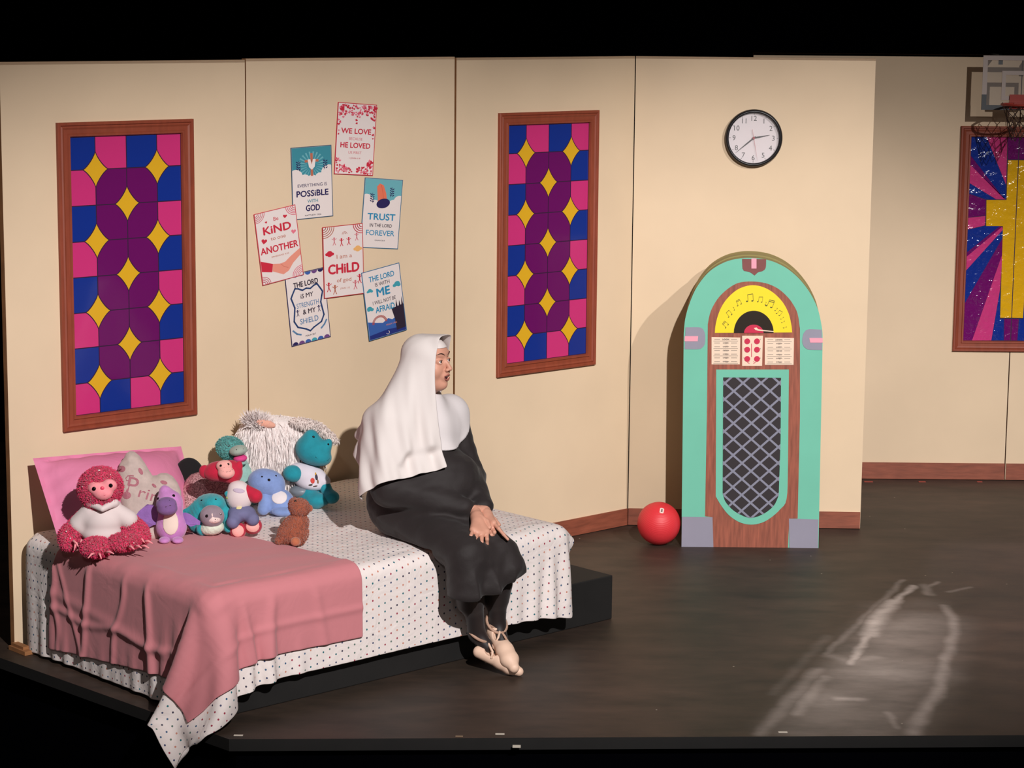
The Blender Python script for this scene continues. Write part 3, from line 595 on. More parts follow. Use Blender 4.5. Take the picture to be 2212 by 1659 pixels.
cen = np.array([np.mean([o[0] for o in out]), .6]); V = []
for (d, g) in layers:
    for o in out:
        v = np.array(o)-cen; v2 = np.array(o)-v/np.linalg.norm(v)*g*(1 if o[1] > .8 else 0); V.append(JF(v2[0]-.032*d/.33, max(v2[1], 0), d))
F = [(k*n+i, k*n+(i+1) % n, (k+1)*n+(i+1) % n, (k+1)*n+i) for k in range(len(layers)-1) for i in range(n)]
mb.add(V, F+[[ (len(layers)-1)*n+i for i in range(n)]], jedge); mb.poly(out, JF, 0, seafoam); mb.build('cabinet', t, fix=False)
def jpoly(name, P, off, m, parent=t, lab=None):
    mb = MB(); mb.plate([JP(*q) for q in (smoothpts(P) if len(P) > 6 and len(P) < 40 else P)], JF, off, off-.0012, m); o = mb.build(name, parent, fix=True)
    if lab: o['label'] = lab
    return o
wood = [(1541, 1182), (1539, 1117), (1523, 1115), (1527, 900), (1529, 700), (1533, 680), (1540, 662), (1553, 642), (1572, 624), (1595, 611), (1625, 608), (1655, 612), (1680, 623), (1700, 640), (1713, 657), (1723, 678), (1728, 710), (1728, 900), (1723, 1120), (1705, 1120), (1702, 1183)]
jpoly('wood_panel', wood, .0014, jwood)
fan = [(1544, 719), (1546, 700), (1553, 675), (1565, 652), (1585, 631), (1605, 620), (1626, 616), (1648, 620), (1670, 632), (1690, 652), (1703, 676), (1709, 700), (1711, 718)]
mb = MB(); mb.plate([JP(*q) for q in smoothpts(fan)], JF, .0028, .0016, jyel)
def note(px, py, s, rot, kind):
    c = JP(px, py); s *= .0022; cr_, sr = math.cos(rot), math.sin(rot); f = lambda a, b, o: JF(c[0]+s*(a*cr_-b*sr), c[1]+s*(a*sr+b*cr_), o)
    for x in ((-4, 4) if kind > 1 else (0,)):
        mb.poly([(x-1.6+1.6*math.cos(i*.785), -5+1.2*math.sin(i*.785)) for i in range(8)], f, .0034, gink); mb.poly([(x-.3, -5), (x+.3, -5), (x+.3, 5), (x-.3, 5)], f, .0034, gink)
    if kind > 1:
        for yy in ((4.3,) if kind == 2 else (4.3, 2.)): mb.poly([(-4, yy), (4, yy+.8), (4, yy+1.9), (-4, yy+1.1)], f, .0036, gink)
    else: mb.poly([(0, 5), (2.5, 3), (2, 1), (1.8, 2.5), (0, 3.5)], f, .0036, gink)
for q in ((1567, 700, 1.1, .9, 3), (1575, 677, 1.1, .7, 2), (1585, 666, .8, .6, 1), (1596, 653, 1.1, .5, 3), (1621, 643, 1.5, .1, 2), (1643, 647, 1.1, -.1, 2), (1654, 655, .7, -.1, 1), (1665, 656, 1.5, -.35, 3), (1677, 668, .8, -.5, 1), (1684, 676, 1.0, -.6, 2), (1690, 687, .8, -.7, 1), (1692, 695, .8, -.8, 1), (1696, 707, .8, -1, 1)): note(*q)
mb.build('note_fan', t)
def half(cx, cy, rx, ry): return [(cx+rx*math.cos(math.pi*i/18), cy-ry*math.sin(math.pi*i/18)) for i in range(19)]
rec = jpoly('record', half(1628, 719, 43, 48), .0044, jblk); jpoly('record_label', half(1628, 719, 21, 18), .006, jred).parent = rec
mb = MB(); mb.plate([JP(*q) for q in ((1628, 708), (1634, 707), (1638, 711), (1671, 715), (1671, 716.5), (1637, 714), (1631, 712))], JF, .0078, .0064, jcream); mb.build('tone_arm', t, fix=True)
for x0, x1, y0, y1, hrt in ((1537, 1598, 728, 787, 1593), (1652, 1714, 729, 788, 1655)):
    mb = MB(); mb.plate([JP(x0, y1), JP(x1, y1), JP(x1+1, y0+1), JP(x0, y0)], JF, .003, .0016, jcream)
    for k in range(7):
        yy = y0+4+k*8.0
        for r in ((x0+6, x0+18), (x0+24, x0+38), (x0+42, x0+55)):
            mb.poly([JP(r[0], yy+1.2), JP(r[1], yy+1.2), JP(r[1], yy+.3), JP(r[0], yy+.3)], JF, .0034, jink)
        if k % 2 == 0: mb.poly([JP(x0+4, yy+5), JP(x1-4, yy+5), JP(x1-4, yy+4.3), JP(x0+4, yy+4.3)], JF, .0034, jink)
        text(mb, ('LOOK', '1209', '1977', '2010', '1981', '1987', '1966')[k], JP(x0+31, yy+1)[0], JP(x0+31, yy+1)[1], .013, JF, .0036, jink)
    mb.build('song_card', t)
mb = MB(); mb.plate([JP(1603, 790), JP(1646, 790), JP(1648, 725), JP(1603, 725)], JF, .003, .0016, jcream)
text(mb, '<  >', JP(1623, 783)[0], JP(1623, 783)[1], .026, JF, .0036, jred); mb.poly([JP(1622.6, 771), JP(1624, 771), JP(1624, 742), JP(1622.6, 742)], JF, .0036, jred)
for k in range(6): q = JP(1607 if k % 2 == 0 else 1642, 733+20*(k//2)); text(mb, str(k+1), q[0], q[1], .010, JF, .0036, jink)
bpn = mb.build('button_panel', t)
for k in range(6):
    c = JP(1614 if k % 2 == 0 else 1635, 737+18*(k//2)+(2 if k > 3 else 0)); mb = MB(); mb.plate([(c[0]+.0145*math.cos(i*.3142), c[1]+.0145*math.sin(i*.3142)) for i in range(20)], JF, .005, .0032, jred); b_ = mb.build('button', t, fix=True); b_.parent = bpn
gb = [(1547, 798), (1704, 798), (1702, 1000), (1699, 1077), (1685, 1100), (1665, 1118), (1645, 1129), (1622, 1133), (1598, 1128), (1575, 1113), (1558, 1092), (1546, 1072)]
jpoly('grille_surround', gb, .003, seafoam)
gi = [(1562, 815), (1687, 816), (1686, 950), (1682, 1070), (1672, 1091), (1655, 1106), (1637, 1115), (1620, 1118), (1603, 1113), (1583, 1101), (1567, 1083), (1561, 1065)]
gp = [JP(*q) for q in smoothpts(gi)]; mb = MB(); mb.plate(gp, JF, .0045, .0032, jdark)
def clip_half(P, nx, ny, c):
    O = []
    for i in range(len(P)):
        a, b = P[i], P[(i+1) % len(P)]; da = a[0]*nx+a[1]*ny-c; db = b[0]*nx+b[1]*ny-c
        if da <= 0: O.append(a)
        if da*db < 0: k = da/(da-db); O.append((a[0]+(b[0]-a[0])*k, a[1]+(b[1]-a[1])*k))
    return O
gsrt = gp
for fam, (dx, dy) in enumerate((((1140-565)/4.608, -95), (100, 73))):
    a = JP(1600, 900); b = JP(1600+100, 900+(-88 if fam == 0 else 89)); d = np.array(b)-a; d /= np.linalg.norm(d); nx, ny = -d[1], d[0]
    c0_ = a[0]*nx+a[1]*ny
    for k in range(-14, 15):
        c = c0_+k*.0605+(.012 if fam else 0); P = clip_half(gp, nx, ny, c+.0052)
        if len(P) > 2: P = clip_half(P, -nx, -ny, -(c-.0052))
        if len(P) > 2: mb.poly(P, JF, .0052+.0004*fam, jlat)
mb.build('grille', t)
for P in ([(1472, 1181), (1541, 1182), (1539, 1117), (1473, 1116)], [(1705, 1183), (1767, 1184), (1768, 1122), (1704, 1120)]): jpoly('corner_plate', P, .003, jgrey)
for P, S in (([(1479, 754), (1510, 754), (1520, 748), (1523, 740), (1523, 722), (1519, 711), (1510, 707), (1481, 707)], [(1478.5, 737), (1507, 737), (1508, 726), (1479, 726)]), ([(1776, 756), (1745, 755), (1737, 749), (1733, 738), (1735, 722), (1741, 713), (1748, 711), (1775, 712)], [(1777, 740), (1750, 740), (1748, 730), (1777, 730)])):
    o = jpoly('side_ornament', P, .002, jgrey); mb = MB(); mb.plate([JP(*q) for q in S], JF, .0036, .002, jpink); k_ = mb.build('ornament_bar', t, fix=True); k_.parent = o
crest_ = jpoly('crest', [(1603, 559), (1655, 560), (1654, 578), (1648, 585), (1638, 588), (1630, 595), (1620, 588), (1607, 585), (1604, 580)], .002, mat('crest_brown', (128, 70, 66), .6, var=.1)); jpoly('crest_bar', [(1623, 580), (1634, 580), (1634, 558), (1623, 558)], .0036, jpink).parent = crest_
# ================================================================== red ball
r = .109; c = aty(1425, 1130, 11.40); c[2] = r; c[0] -= .004; 
t = thing('playground_ball', (c[0], c[1], 0), 'red rubber playground ball with a small white label, on the floor beside the jukebox', 'ball')
red = bpy.data.materials.new('red_rubber'); red.use_nodes = True; nb = red.node_tree; b = nb.nodes['Principled BSDF']; b.inputs['Base Color'].default_value = rgb(222, 52, 60); b.inputs['Roughness'].default_value = .5
tc2 = nb.nodes.new('ShaderNodeTexCoord'); wv = nb.nodes.new('ShaderNodeTexWave'); wv.wave_type = 'RINGS'; wv.rings_direction = 'X'; wv.inputs['Scale'].default_value = 45; wv.inputs['Distortion'].default_value = 2; wv.inputs['Detail'].default_value = 1
nb.links.new(tc2.outputs['Object'], wv.inputs['Vector']); bm_ = nb.nodes.new('ShaderNodeBump'); bm_.inputs['Strength'].default_value = .15; bm_.inputs['Distance'].default_value = .002; nb.links.new(wv.outputs[0], bm_.inputs['Height']); nb.links.new(bm_.outputs[0], b.inputs['Normal'])
mb = MB(); mb.sphere(c, r, red, 48, 30); mb.build('ball_body', t, smooth=True)
dv = aty(1429, 1101, 11.35)-c; dv[1] = -math.sqrt(max(0, r*r-dv[0]**2-dv[2]**2)); nv = dv/np.linalg.norm(dv); xa = np.cross([0, 0, 1], nv)*-1; xa /= np.linalg.norm(xa); xa = xa*-1 if xa[0] < 0 else xa; ya = np.cross(nv, xa); ya = ya if ya[2] > 0 else -ya
ang = -.25; x2 = xa*math.cos(ang)+ya*math.sin(ang)*-1*-1; y2 = ya*math.cos(ang)-xa*math.sin(ang)
bf = lambda a, b_, o: c+nv*(r+o-.5*(a*a+b_*b_)/r)+x2*a+y2*b_
mb = MB(); Pl = [(-.010, -.013), (-.005, -.016), (.006, -.016), (.0105, -.012), (.0105, .012), (.006, .016), (-.006, .016), (-.0105, .012)]
mb.plate(Pl, bf, .0015, -.001, mat('label_white', (240, 214, 205), .5)); mb.plate([(-.004, -.009), (.004, -.009), (.004, .009), (-.004, .009)], bf, .002, .0012, mat('label_grey', (130, 110, 104), .6)); mb.build('ball_label', t, fix=True)
# ================================================================== mini basketball hoop over the back flats
HY = 12.93; hc = aty(2199, 180, HY)[0]
def HP(px, py): q = aty(px, py, HY); return (q[0], q[2])
x0, z0_ = HP(2120, 237); xl_, z1 = HP(2124, 119.5); x0 = (x0+xl_)/2; hw_ = hc-x0; z1 = z0_+.30
t = thing('basketball_hoop', (hc, HY, z0_), 'mini basketball hoop with a clear backboard and dark net hung over the back flats', 'basketball hoop')
clr = mat('clear_acrylic', (235, 235, 235), .05, alpha=.10); wb = mat('white_board_trim', (196, 180, 172), .5); gy = mat('slate_trim', (84, 88, 92), .5); rm = mat('red_rim', (176, 62, 52), .4); netm = mat('dark_net', (58, 34, 28), .8); netl = mat('pale_net', (190, 160, 150), .8)
HFm = lambda a, b, c: np.array([a, HY-c, b])
zb_ = z0_; zt_ = z1
mb = MB(); mb.box((hc-hw_+.004, HY, zb_+.004), (hc+hw_-.004, HY+.004, zt_-.004), clr); mb.build('backboard', t)
def trimring(name, xa_, xb_, za, zb2, wd, m, off=.0):
    mb = MB(); mb.plate([(xa_, za), (xb_, za), (xb_, za+wd), (xa_, za+wd)], HFm, off+.003, off, m); mb.plate([(xa_, zb2-wd), (xb_, zb2-wd), (xb_, zb2), (xa_, zb2)], HFm, off+.003, off, m)
    for xx in (xa_, xb_-wd): mb.plate([(xx, za+wd), (xx+wd, za+wd), (xx+wd, zb2-wd), (xx, zb2-wd)], HFm, off+.003, off, m)
    return mb.build(name, t, fix=True)
trimring('white_border', hc-hw_, hc+hw_, zb_+.09, zt_, .026, wb) if False else None
mb = MB(); wd = .026
mb.plate([(hc-hw_, zt_-wd), (hc+hw_, zt_-wd), (hc+hw_, zt_), (hc-hw_, zt_)], HFm, .003, 0, wb)
for s in (-1, 1): xx = hc+s*(hw_-wd/2); mb.plate([(xx-wd/2, zb_+.085), (xx+wd/2, zb_+.085), (xx+wd/2, zt_-wd), (xx-wd/2, zt_-wd)], HFm, .003, 0, wb)
mb.build('white_border', t, fix=True)
mb = MB(); mb.plate([(hc-hw_, zb_), (hc+hw_, zb_), (hc+hw_, zb_+wd), (hc-hw_, zb_+wd)], HFm, .004, -.006, gy)
for s in (-1, 1): xx = hc+s*(hw_-wd/2); mb.plate([(xx-wd/2, zb_+wd), (xx+wd/2, zb_+wd), (xx+wd/2, zb_+.085), (xx-wd/2, zb_+.085)], HFm, .004, -.006, gy)
mb.build('lower_border', t, fix=True)
xi = HP(2163, 200)[0]; trimring('target_square', xi, 2*hc-xi, zb_+.055, HP(2163, 153)[1], .022, wb)
mb = MB(); rz = zb_+.036; rr = .118; ry = HY-.045-rr; mb.tube([(hc+rr*math.cos(a), ry+rr*math.sin(a), rz) for a in np.linspace(0, 2*math.pi, 40, endpoint=False)], .0065, rm, 8, closed=True); mb.build('rim', t, smooth=True)
mb = MB(); mb.box((hc-.045, HY-.012, rz-.03), (hc+.045, HY-.004, rz+.05), rm); mb.box((hc-.03, HY-.06, rz-.008), (hc+.03, HY-.005, rz+.006), rm); mb.build('rim_bracket', t)
mb = MB(); K = 10
def npnt(k, l):
    a = 2*math.pi*(k+.5*l)/K; f = l/5; rad = rr*(1-.62*f**.8); return (hc-.02*f+rad*math.cos(a), ry+rad*math.sin(a), rz-.19*f-.012*math.sin(k*2.1+l))
for k in range(K):
    for l in range(5):
        for s in (0, -1):
            m_ = netm if (k % 10) not in (8, 9) else netl
            mb.tube([npnt(k, l), npnt(k+s, l+1)], .0022, m_, 5)
mb.build('net', t)
for s in (-1, 1): mb = MB(); mb.box((hc+s*.10-.012, HY+.004, zt_-.05), (hc+s*.10+.012, HY+.008, zt_+.006), gy); mb.box((hc+s*.10-.012, HY+.004, zt_), (hc+s*.10+.012, YB+.05, zt_+.006), gy); mb.build('hanging_hook', t)
# ================================================================== platforms, bed, sheet, blanket
def wbox(name, a, b, m, label, cat, group=None):
    mb = MB(); mb.box(a, b, m, lambda x, y, z: W(x, y, z)); o = mb.build(name, base=W((a[0]+b[0])/2, (a[1]+b[1])/2, a[2]), fix=True)
    bv = o.modifiers.new('b', 'BEVEL'); bv.width = .004; bv.segments = 2
    return tag(o, label, cat, group)
wbox('platform', (.034, .06, .0008), (1.385, 1.345, .20), black_paint, 'long low black wooden platform under the blanket end of the bed', 'platform')
wbox('platform', (1.425, .06, .0008), (2.252, 1.292, .20), black_paint, 'shorter low black wooden platform sticking out past the right end of the bed', 'platform')
BX0, BX1, BY0, BY1, BZ = .02, 1.90, .05, 1.395, .495; RR = .05
def d_bed(p, inf=0):
    c = np.array([(BX0+BX1)/2, (BY0+BY1)/2, BZ/2-.2]); hlf = np.array([(BX1-BX0)/2, (BY1-BY0)/2, BZ/2+.2])-RR
    q = np.abs(p-c)-hlf; return np.linalg.norm(np.maximum(q, 0), axis=-1)+np.minimum(q.max(-1), 0)-RR-inf
mm = mat('mattress_ticking', (214, 208, 204), .8)
mb = MB(); mb.box((BX0+.006, BY0+.006, .2005), (BX1-.006, BY1-.01, BZ-.008), mm, lambda x, y, z: W(x, y, z)); o = mb.build('mattress', base=W(.96, .7, .2), fix=True)
bv = o.modifiers.new('b', 'BEVEL'); bv.width = .045; bv.segments = 5; tag(o, 'mattress on the black platforms, covered by the dotted sheet', 'mattress')
# sheet: rest grid over the bed, left overhang .47, right .30, front .345
h = .023
def gridrest(u0, u1, v0, v1, z): 
    a = np.arange(u0, u1+h*.5, h); b = np.arange(v0, v1+h*.5, h); U, Vv_ = np.meshgrid(a, b, indexing='ij'); return np.stack([U, Vv_, np.full_like(U, z)], -1)
SH = gridrest(BX0-.430, BX1+.05, BY0, BY1+.33, BZ+.003); ni, nj = SH.shape[:2]
rs = np.random.RandomState(4)
def wr(X, amp):
    p = X.reshape(-1, 3)[:, :2]; o = np.zeros(len(p))
    for f, a in ((9, .6), (17, .35), (31, .2)):
        for k in range(3): d = rs.normal(size=2); d /= np.linalg.norm(d); o += a*np.sin(p@d*f+rs.rand()*6.3)
    return (o*amp).reshape(X.shape[:2])
def pin(X, mg): return (X[..., 0] > BX0+mg) & (X[..., 0] < BX1-mg) & (X[..., 1] > BY0-.01) & (X[..., 1] < BY1-mg)
def collider(inf, fr=.6):
    def f(P, X):
        d = d_bed(P, inf); m = d < 0
        if m.any():
            q = P[m]; g = grad(lambda z: d_bed(z, inf), q); q = q-g*d[m][:, None]; t_ = q-X[m]; q = X[m]+t_*(1-fr*.5); P = P.copy(); P[m] = q
        # stage floor and platform
        ins_ = (P[:, 2] < .004) & (P[:, 1] < 1.66); lft = ins_ & (P[:, 0] < .03) & (P[:, 1] > 1.3); P[:, 0] = np.where(lft, np.minimum(P[:, 0], -.085), P[:, 0]); P[:, 2] = np.where(ins_ & ~lft, .004, P[:, 2])
        P[:, 1] = np.maximum(P[:, 1], .012)
        return P
    return f
SH[..., 2] += np.where(pin(SH, .08), 0, wr(SH, .004)); SH[..., :2] += rs.normal(scale=.0008, size=SH[..., :2].shape)
wind = np.zeros(SH.shape); flap = (SH[..., 0] < BX0+.02) & (SH[..., 1] > BY1-.02); DU = BX0-SH[..., 0]; DV = SH[..., 1]-BY1; fl_ = (DU > 0) & (DV > 0); lat = np.clip((DU*.75-DV)/.10, -1, 1)*3.2*np.clip(np.hypot(DU, DV)/.3, 0, 1)
wind[..., 0] = np.where(fl_, -.735*lat+.3, 0); wind[..., 1] = np.where(fl_, -.678*lat+.6, 0); FLOORFREE = True
SHr = cloth(SH, h, 140, 13, pin(SH, .07), collider(.003), damp=.97, bend=.05, wind=wind)
RUu, RUv = np.meshgrid(BX0-.430+h*np.arange(ni), BY0+h*np.arange(nj), indexing='ij')
def ridge(x, c, w_): return np.exp(-((x-c)/w_)**2)
# the blanket lies on the relaxed sheet and follows its folds
def vnorm(X):
    a = np.gradient(X, axis=0); b = np.gradient(X, axis=1); n = np.cross(a, b); n /= np.linalg.norm(n, axis=-1, keepdims=True)+1e-9
    for _ in range(2): n[1:-1, 1:-1] = (n[1:-1, 1:-1]*2+n[2:, 1:-1]+n[:-2, 1:-1]+n[1:-1, 2:]+n[1:-1, :-2])/6
    return n/(np.linalg.norm(n, axis=-1, keepdims=True)+1e-9)
NS = vnorm(SHr)
def bil(A, fi, fj):
    i = np.clip(fi.astype(int), 0, A.shape[0]-2); j = np.clip(fj.astype(int), 0, A.shape[1]-2); a = (fi-i)[..., None]; b = (fj-j)[..., None]
    return A[i, j]*(1-a)*(1-b)+A[i+1, j]*a*(1-b)+A[i, j+1]*(1-a)*b+A[i+1, j+1]*a*b
qa, qb = np.meshgrid(np.linspace(0, 1, 100), np.linspace(0, 1, 124), indexing='ij')
c00, c10, c11, c01 = (BX0-.385, .25), (.64, .47), (.735, BY1+.24), (BX0-.28, BY1+.225)
ru = c00[0]*(1-qa)*(1-qb)+c10[0]*qa*(1-qb)+c11[0]*qa*qb+c01[0]*(1-qa)*qb+.03*qa*np.sin(qb*3.1)
rv = c00[1]*(1-qa)*(1-qb)+c10[1]*qa*(1-qb)+c11[1]*qa*qb+c01[1]*(1-qa)*qb
fi = (ru-(BX0-.430))/h; fj = (rv-BY0)/h
BKs = bil(SHr, fi, fj); NBK = bil(NS, fi, fj); NBK *= np.sign(np.nanmean(NBK[20:30, 10:20, 2])); lf = np.clip((BX0+.01-ru)/.05, 0, 1); ff = np.clip((rv-BY1)/.05, 0, 1); co = 1-np.clip((rv-1.25)/.1, 0, 1)
am = .012+lf*co*(.012*ridge(rv+.10*(ru+.2)+.01*np.sin(ru*30), .33, .018)+.013*ridge(rv-.15*(ru+.1), .57, .016)+.010*ridge(rv-.3*(ru+.2)+.012*np.sin(ru*22), .78, .014)+.014*ridge(rv+.12*ru, 1.0, .016)+.008*ridge(rv+.5*(ru+.2), .45, .012)+.009*ridge(ru+.012*np.sin(rv*14), -.20, .013)+.006*ridge(ru+.10*rv, -.10, .02))
am += ff*(.009*ridge(ru-.05*(rv-1.4), .16, .016)+.011*ridge(ru+.2*(rv-1.4), .30, .02)+.007*ridge(ru-.2*(rv-1.4), .5, .02)+.006*ridge(rv, 1.52, .012))
am += .004*(1-lf)*(1-ff)*np.clip(np.sin(ru*9+rv*13+2*np.sin(ru*5))*np.sin(rv*21-ru*6), 0, 1)
am += .012*np.exp(-((ru-BX0)**2+(rv-BY1)**2)/.007)
BKs = BKs+NBK*am[..., None]
toW = lambda X: (np.concatenate([WA+X.reshape(-1, 3)[:, :1]*WE+X.reshape(-1, 3)[:, 1:2]*WN, X.reshape(-1, 3)[:, 2:]], 1)).reshape(X.shape)
# resting creases on top
def crease(X, seed, amp, reg):
    p = X.reshape(-1, 3); q = p.copy(); nz_ = np.zeros(len(p))
    r2 = np.random.RandomState(seed)
    for f in (14, 23, 37, 60):
        for k in range(3): a = r2.rand()*3.14; d = np.array([math.cos(a), math.sin(a), 0]); nz_ += np.abs(np.sin(p@d*f*.5+r2.rand()*6+1.5*np.sin(p[:, 0]*5+p[:, 1]*3)))**3*(14/f)
    q[:, 2] += amp*nz_*reg(p); return q.reshape(X.shape)
SHr = crease(SHr, 5, .0028, lambda p: np.clip((BX1-.04-p[:, 0])/.1, 0, 1)*np.clip((p[:, 0]-.8)/.2, 0, 1)*np.clip((BY1-p[:, 1]-.02)/.15, 0, 1)*(p[:, 2] > BZ-.02))
# polka dot sheet material
dm = bpy.data.materials.new('polka_dot_cotton'); dm.use_nodes = True; nt = dm.node_tree; N = nt.nodes; L = nt.links; bs = N['Principled BSDF']; bs.inputs['Roughness'].default_value = .85
uvn = N.new('ShaderNodeUVMap'); uvn.uv_map = 'UVMap'; sx = N.new('ShaderNodeSeparateXYZ'); L.new(uvn.outputs[0], sx.inputs[0])
cell = .033; gx = mt('DIVIDE', sx.outputs[0], cell*.95); gy_ = mt('DIVIDE', sx.outputs[1], cell); row = mt('FLOOR', gx)
gy2 = mt('ADD', gy_, mt('MULTIPLY', row, .22)); colu = mt('FLOOR', gy2)
fx_ = mt('MULTIPLY', mt('SUBTRACT', mt('SUBTRACT', gx, row), .5), .95); fy_ = mt('SUBTRACT', mt('SUBTRACT', gy2, colu), .5)
dd = mt('SQRT', mt('ADD', mt('MULTIPLY', fx_, fx_), mt('MULTIPLY', fy_, fy_))); msk = mt('LESS_THAN', dd, .122)
cx_ = N.new('ShaderNodeCombineXYZ'); L.new(row, cx_.inputs[0]); L.new(colu, cx_.inputs[1]); wn = N.new('ShaderNodeTexWhiteNoise'); wn.noise_dimensions = '2D'; L.new(cx_.outputs[0], wn.inputs['Vector'])
rp = N.new('ShaderNodeValToRGB'); rp.color_ramp.interpolation = 'CONSTANT'; L.new(wn.outputs['Value'], rp.inputs[0]); cols = [(58, 52, 74), (40, 110, 120), (160, 52, 74), (96, 120, 110), (70, 76, 110), (206, 140, 120), (64, 96, 130)]
el = rp.color_ramp.elements; el[0].color = rgb(*cols[0]); el[1].position = 1/7; el[1].color = rgb(*cols[1])
for i in range(2, 7): x = el.new(i/7); x.color = rgb(*cols[i])
mxd = N.new('ShaderNodeMixRGB'); L.new(msk, mxd.inputs[0]); mxd.inputs[1].default_value = rgb(238, 226, 222); L.new(rp.outputs[0], mxd.inputs[2]); L.new(mxd.outputs[0], bs.inputs['Base Color'])
def clothbump(nt, bs, sc1, st):
    N = nt.nodes; L = nt.links; tc = N.new('ShaderNodeTexCoord'); n = N.new('ShaderNodeTexNoise'); n.inputs['Scale'].default_value = sc1; n.inputs['Detail'].default_value = 3; n.inputs['Distortion'].default_value = 1.2; L.new(tc.outputs['Object'], n.inputs['Vector'])
    b = N.new('ShaderNodeBump'); b.inputs['Strength'].default_value = st; b.inputs['Distance'].default_value = .01; L.new(n.outputs[0], b.inputs['Height']); L.new(b.outputs[0], bs.inputs['Normal'])
clothbump(nt, bs, 9, .6)
SWd = toW(SHr); o = gridobj('bed_sheet', SWd, dm, base=W(.96, .7, .2), uvscale=h, thick=.0015)
tag(o, 'white cotton sheet with small coloured polka dots draped over the bed', 'sheet')
bmz = bpy.data.materials.new('dusty_pink_cloth'); bmz.use_nodes = True; bs = bmz.node_tree.nodes['Principled BSDF']; bs.inputs['Base Color'].default_value = rgb(204, 126, 132); bs.inputs['Roughness'].default_value = .85; bs.inputs['Sheen Weight'].default_value = .15; clothbump(bmz.node_tree, bs, 7, .3)
# shape the blanket outline: its right edge runs slightly askew
BW = toW(BKs); o = gridobj('blanket', BW, bmz, base=W(.35, .8, .49), thick=.003)
tag(o, 'dusty pink blanket spread over the left half of the bed, corner hanging down', 'blanket')
# ================================================================== soft toys on the bed
class Toy:
    def __init__(s, name, px, py, label, cat='soft toy', group='soft toys heaped on the bed', z=.503, back=0):
        P = atz(px, py, z); s.Y = P[1]+back; s.z0 = z; s.s = FPX/np.linalg.norm(P-CPOS); P[1] = s.Y; s.base = P
        s.t = thing(name, P, label, cat, group)
    def p(s, x, y, d=0): return aty(x, y, s.Y+d)
    def prim(s, it):
        k = it[0]
        if k == 'e':      # ('e', x, y, depth, rx, ry(depth px), rz, [rot deg])
            c = s.p(*it[1:4]); r = np.array(it[4:7])/s.s; a = math.radians(it[7]) if len(it) > 7 else 0
            R = np.array([[math.cos(a), 0, math.sin(a)], [0, 1, 0], [-math.sin(a), 0, math.cos(a)]])
            # column vectors: local axes
            R = np.array([[math.cos(a), 0, -math.sin(a)], [0, 1, 0], [math.sin(a), 0, math.cos(a)]])
            return (lambda P: d_ell(P, c, r, R)), c-max(r), c+max(r)
        if k == 'c':      # ('c', x0, y0, d0, x1, y1, d1, r0, r1)
            a = s.p(*it[1:4]); b = s.p(*it[4:7]); r0 = it[7]/s.s; r1 = (it[8] if len(it) > 8 else it[7])/s.s; m = max(r0, r1)
            return (lambda P: d_cap(P, a, b, r0, r1)), np.minimum(a, b)-m, np.maximum(a, b)+m
    def sdf(s, items, k=8):
        fs = []; lo = np.full(3, 1e9); hi = -lo
        for it in items:
            f, a, b = s.prim(it); fs.append(f); lo = np.minimum(lo, a); hi = np.maximum(hi, b)
        kk = k/s.s
        def fn(P):
            d = fs[0](P)
            for f in fs[1:]: d = smin(d, f(P), kk)
            return d
        fn.lo, fn.hi = lo, hi; return fn
    def mesh(s, fn, lo=None, hi=None, res=2.0, fuzz=0, seed=0, ground=True):
        lo = fn.lo if lo is None else lo; hi = fn.hi if hi is None else hi; lo = lo.copy(); z0 = s.z0
        def g(P):
            d = fn(P)
            if fuzz: d = d+fuzz/s.s*noise3(P, 260, seed)
            return np.maximum(d, z0-P[:, 2]) if ground else d
        return nets(g, lo, hi, res/s.s)
    def part(s, name, items, m, k=8, res=2.0, fuzz=0, parent=None, ground=True, fn=None, fur=None, label=None):
        fn = fn or s.sdf(items, k); V, F = s.mesh(fn, res=res, fuzz=fuzz, ground=ground)
        mb = MB(); mb.add(V, F, m)
        if fur: furstrips(V, F, fur[0], fur[1]/s.s, fur[2]/s.s, fur[3], 11, mb, fur[4] if len(fur) > 4 else m)
        mb2 = mb; o = mb.build(name, None, smooth=True, base=s.base); o.location = (0, 0, 0); o.parent = parent or s.t
        if label: o['label'] = label
        return o
    def patch(s, name, body, region, m, off=1.2, k=3, res=1.6, label=None, parent=None):
        """a thin applique lying on a body surface inside a region"""
        rf = s.sdf(region, k); o = off/s.s
        def fn(P): return smax(body(P)-o, rf(P), 1.0/s.s)
        fn.lo, fn.hi = rf.lo, rf.hi
        return s.part(name, None, m, fn=fn, res=res, label=label, parent=parent)
    def eye(s, x, y, body, r=3.5, m=None, name='eye'):
        """a bead set where the view of that pixel meets the body"""
        d = surf(s, body, x, y); c = s.p(x, y, d-.0); mb = MB(); rr = r/s.s
        mb.sphere(c, (rr, rr*.6, rr), m or bead, 12, 8); o = mb.build(name, None, smooth=True, base=s.base); o.location = (0, 0, 0); o.parent = s.t; return o
    def line(s, name, pts, body, m, r=.8, parent=None):
        P = [s.p(x, y, surf(s, body, x, y)) for x, y in pts]; mb = MB(); mb.tube(P, r/s.s, m, 6); o = mb.build(name, None, base=s.base); o.location = (0, 0, 0); o.parent = parent or s.t; return o
def surf(T, body, x, y):
    ds = np.linspace(-.3, .25, 276); P = np.array([T.p(x, y, d) for d in ds]); f = body(P); i = np.argmax(f < 0)
    return ds[i] if (f < 0).any() else 0
plush = lambda n, c, sheen=.4, b=.5: mat(n, c, .9, bump=(160, b, .004), sheen=sheen, var=.10, vscale=35)
bead = mat('black_bead', (14, 10, 12), .08, coat=.5); stitch = mat('dark_stitching', (60, 30, 40), .7)
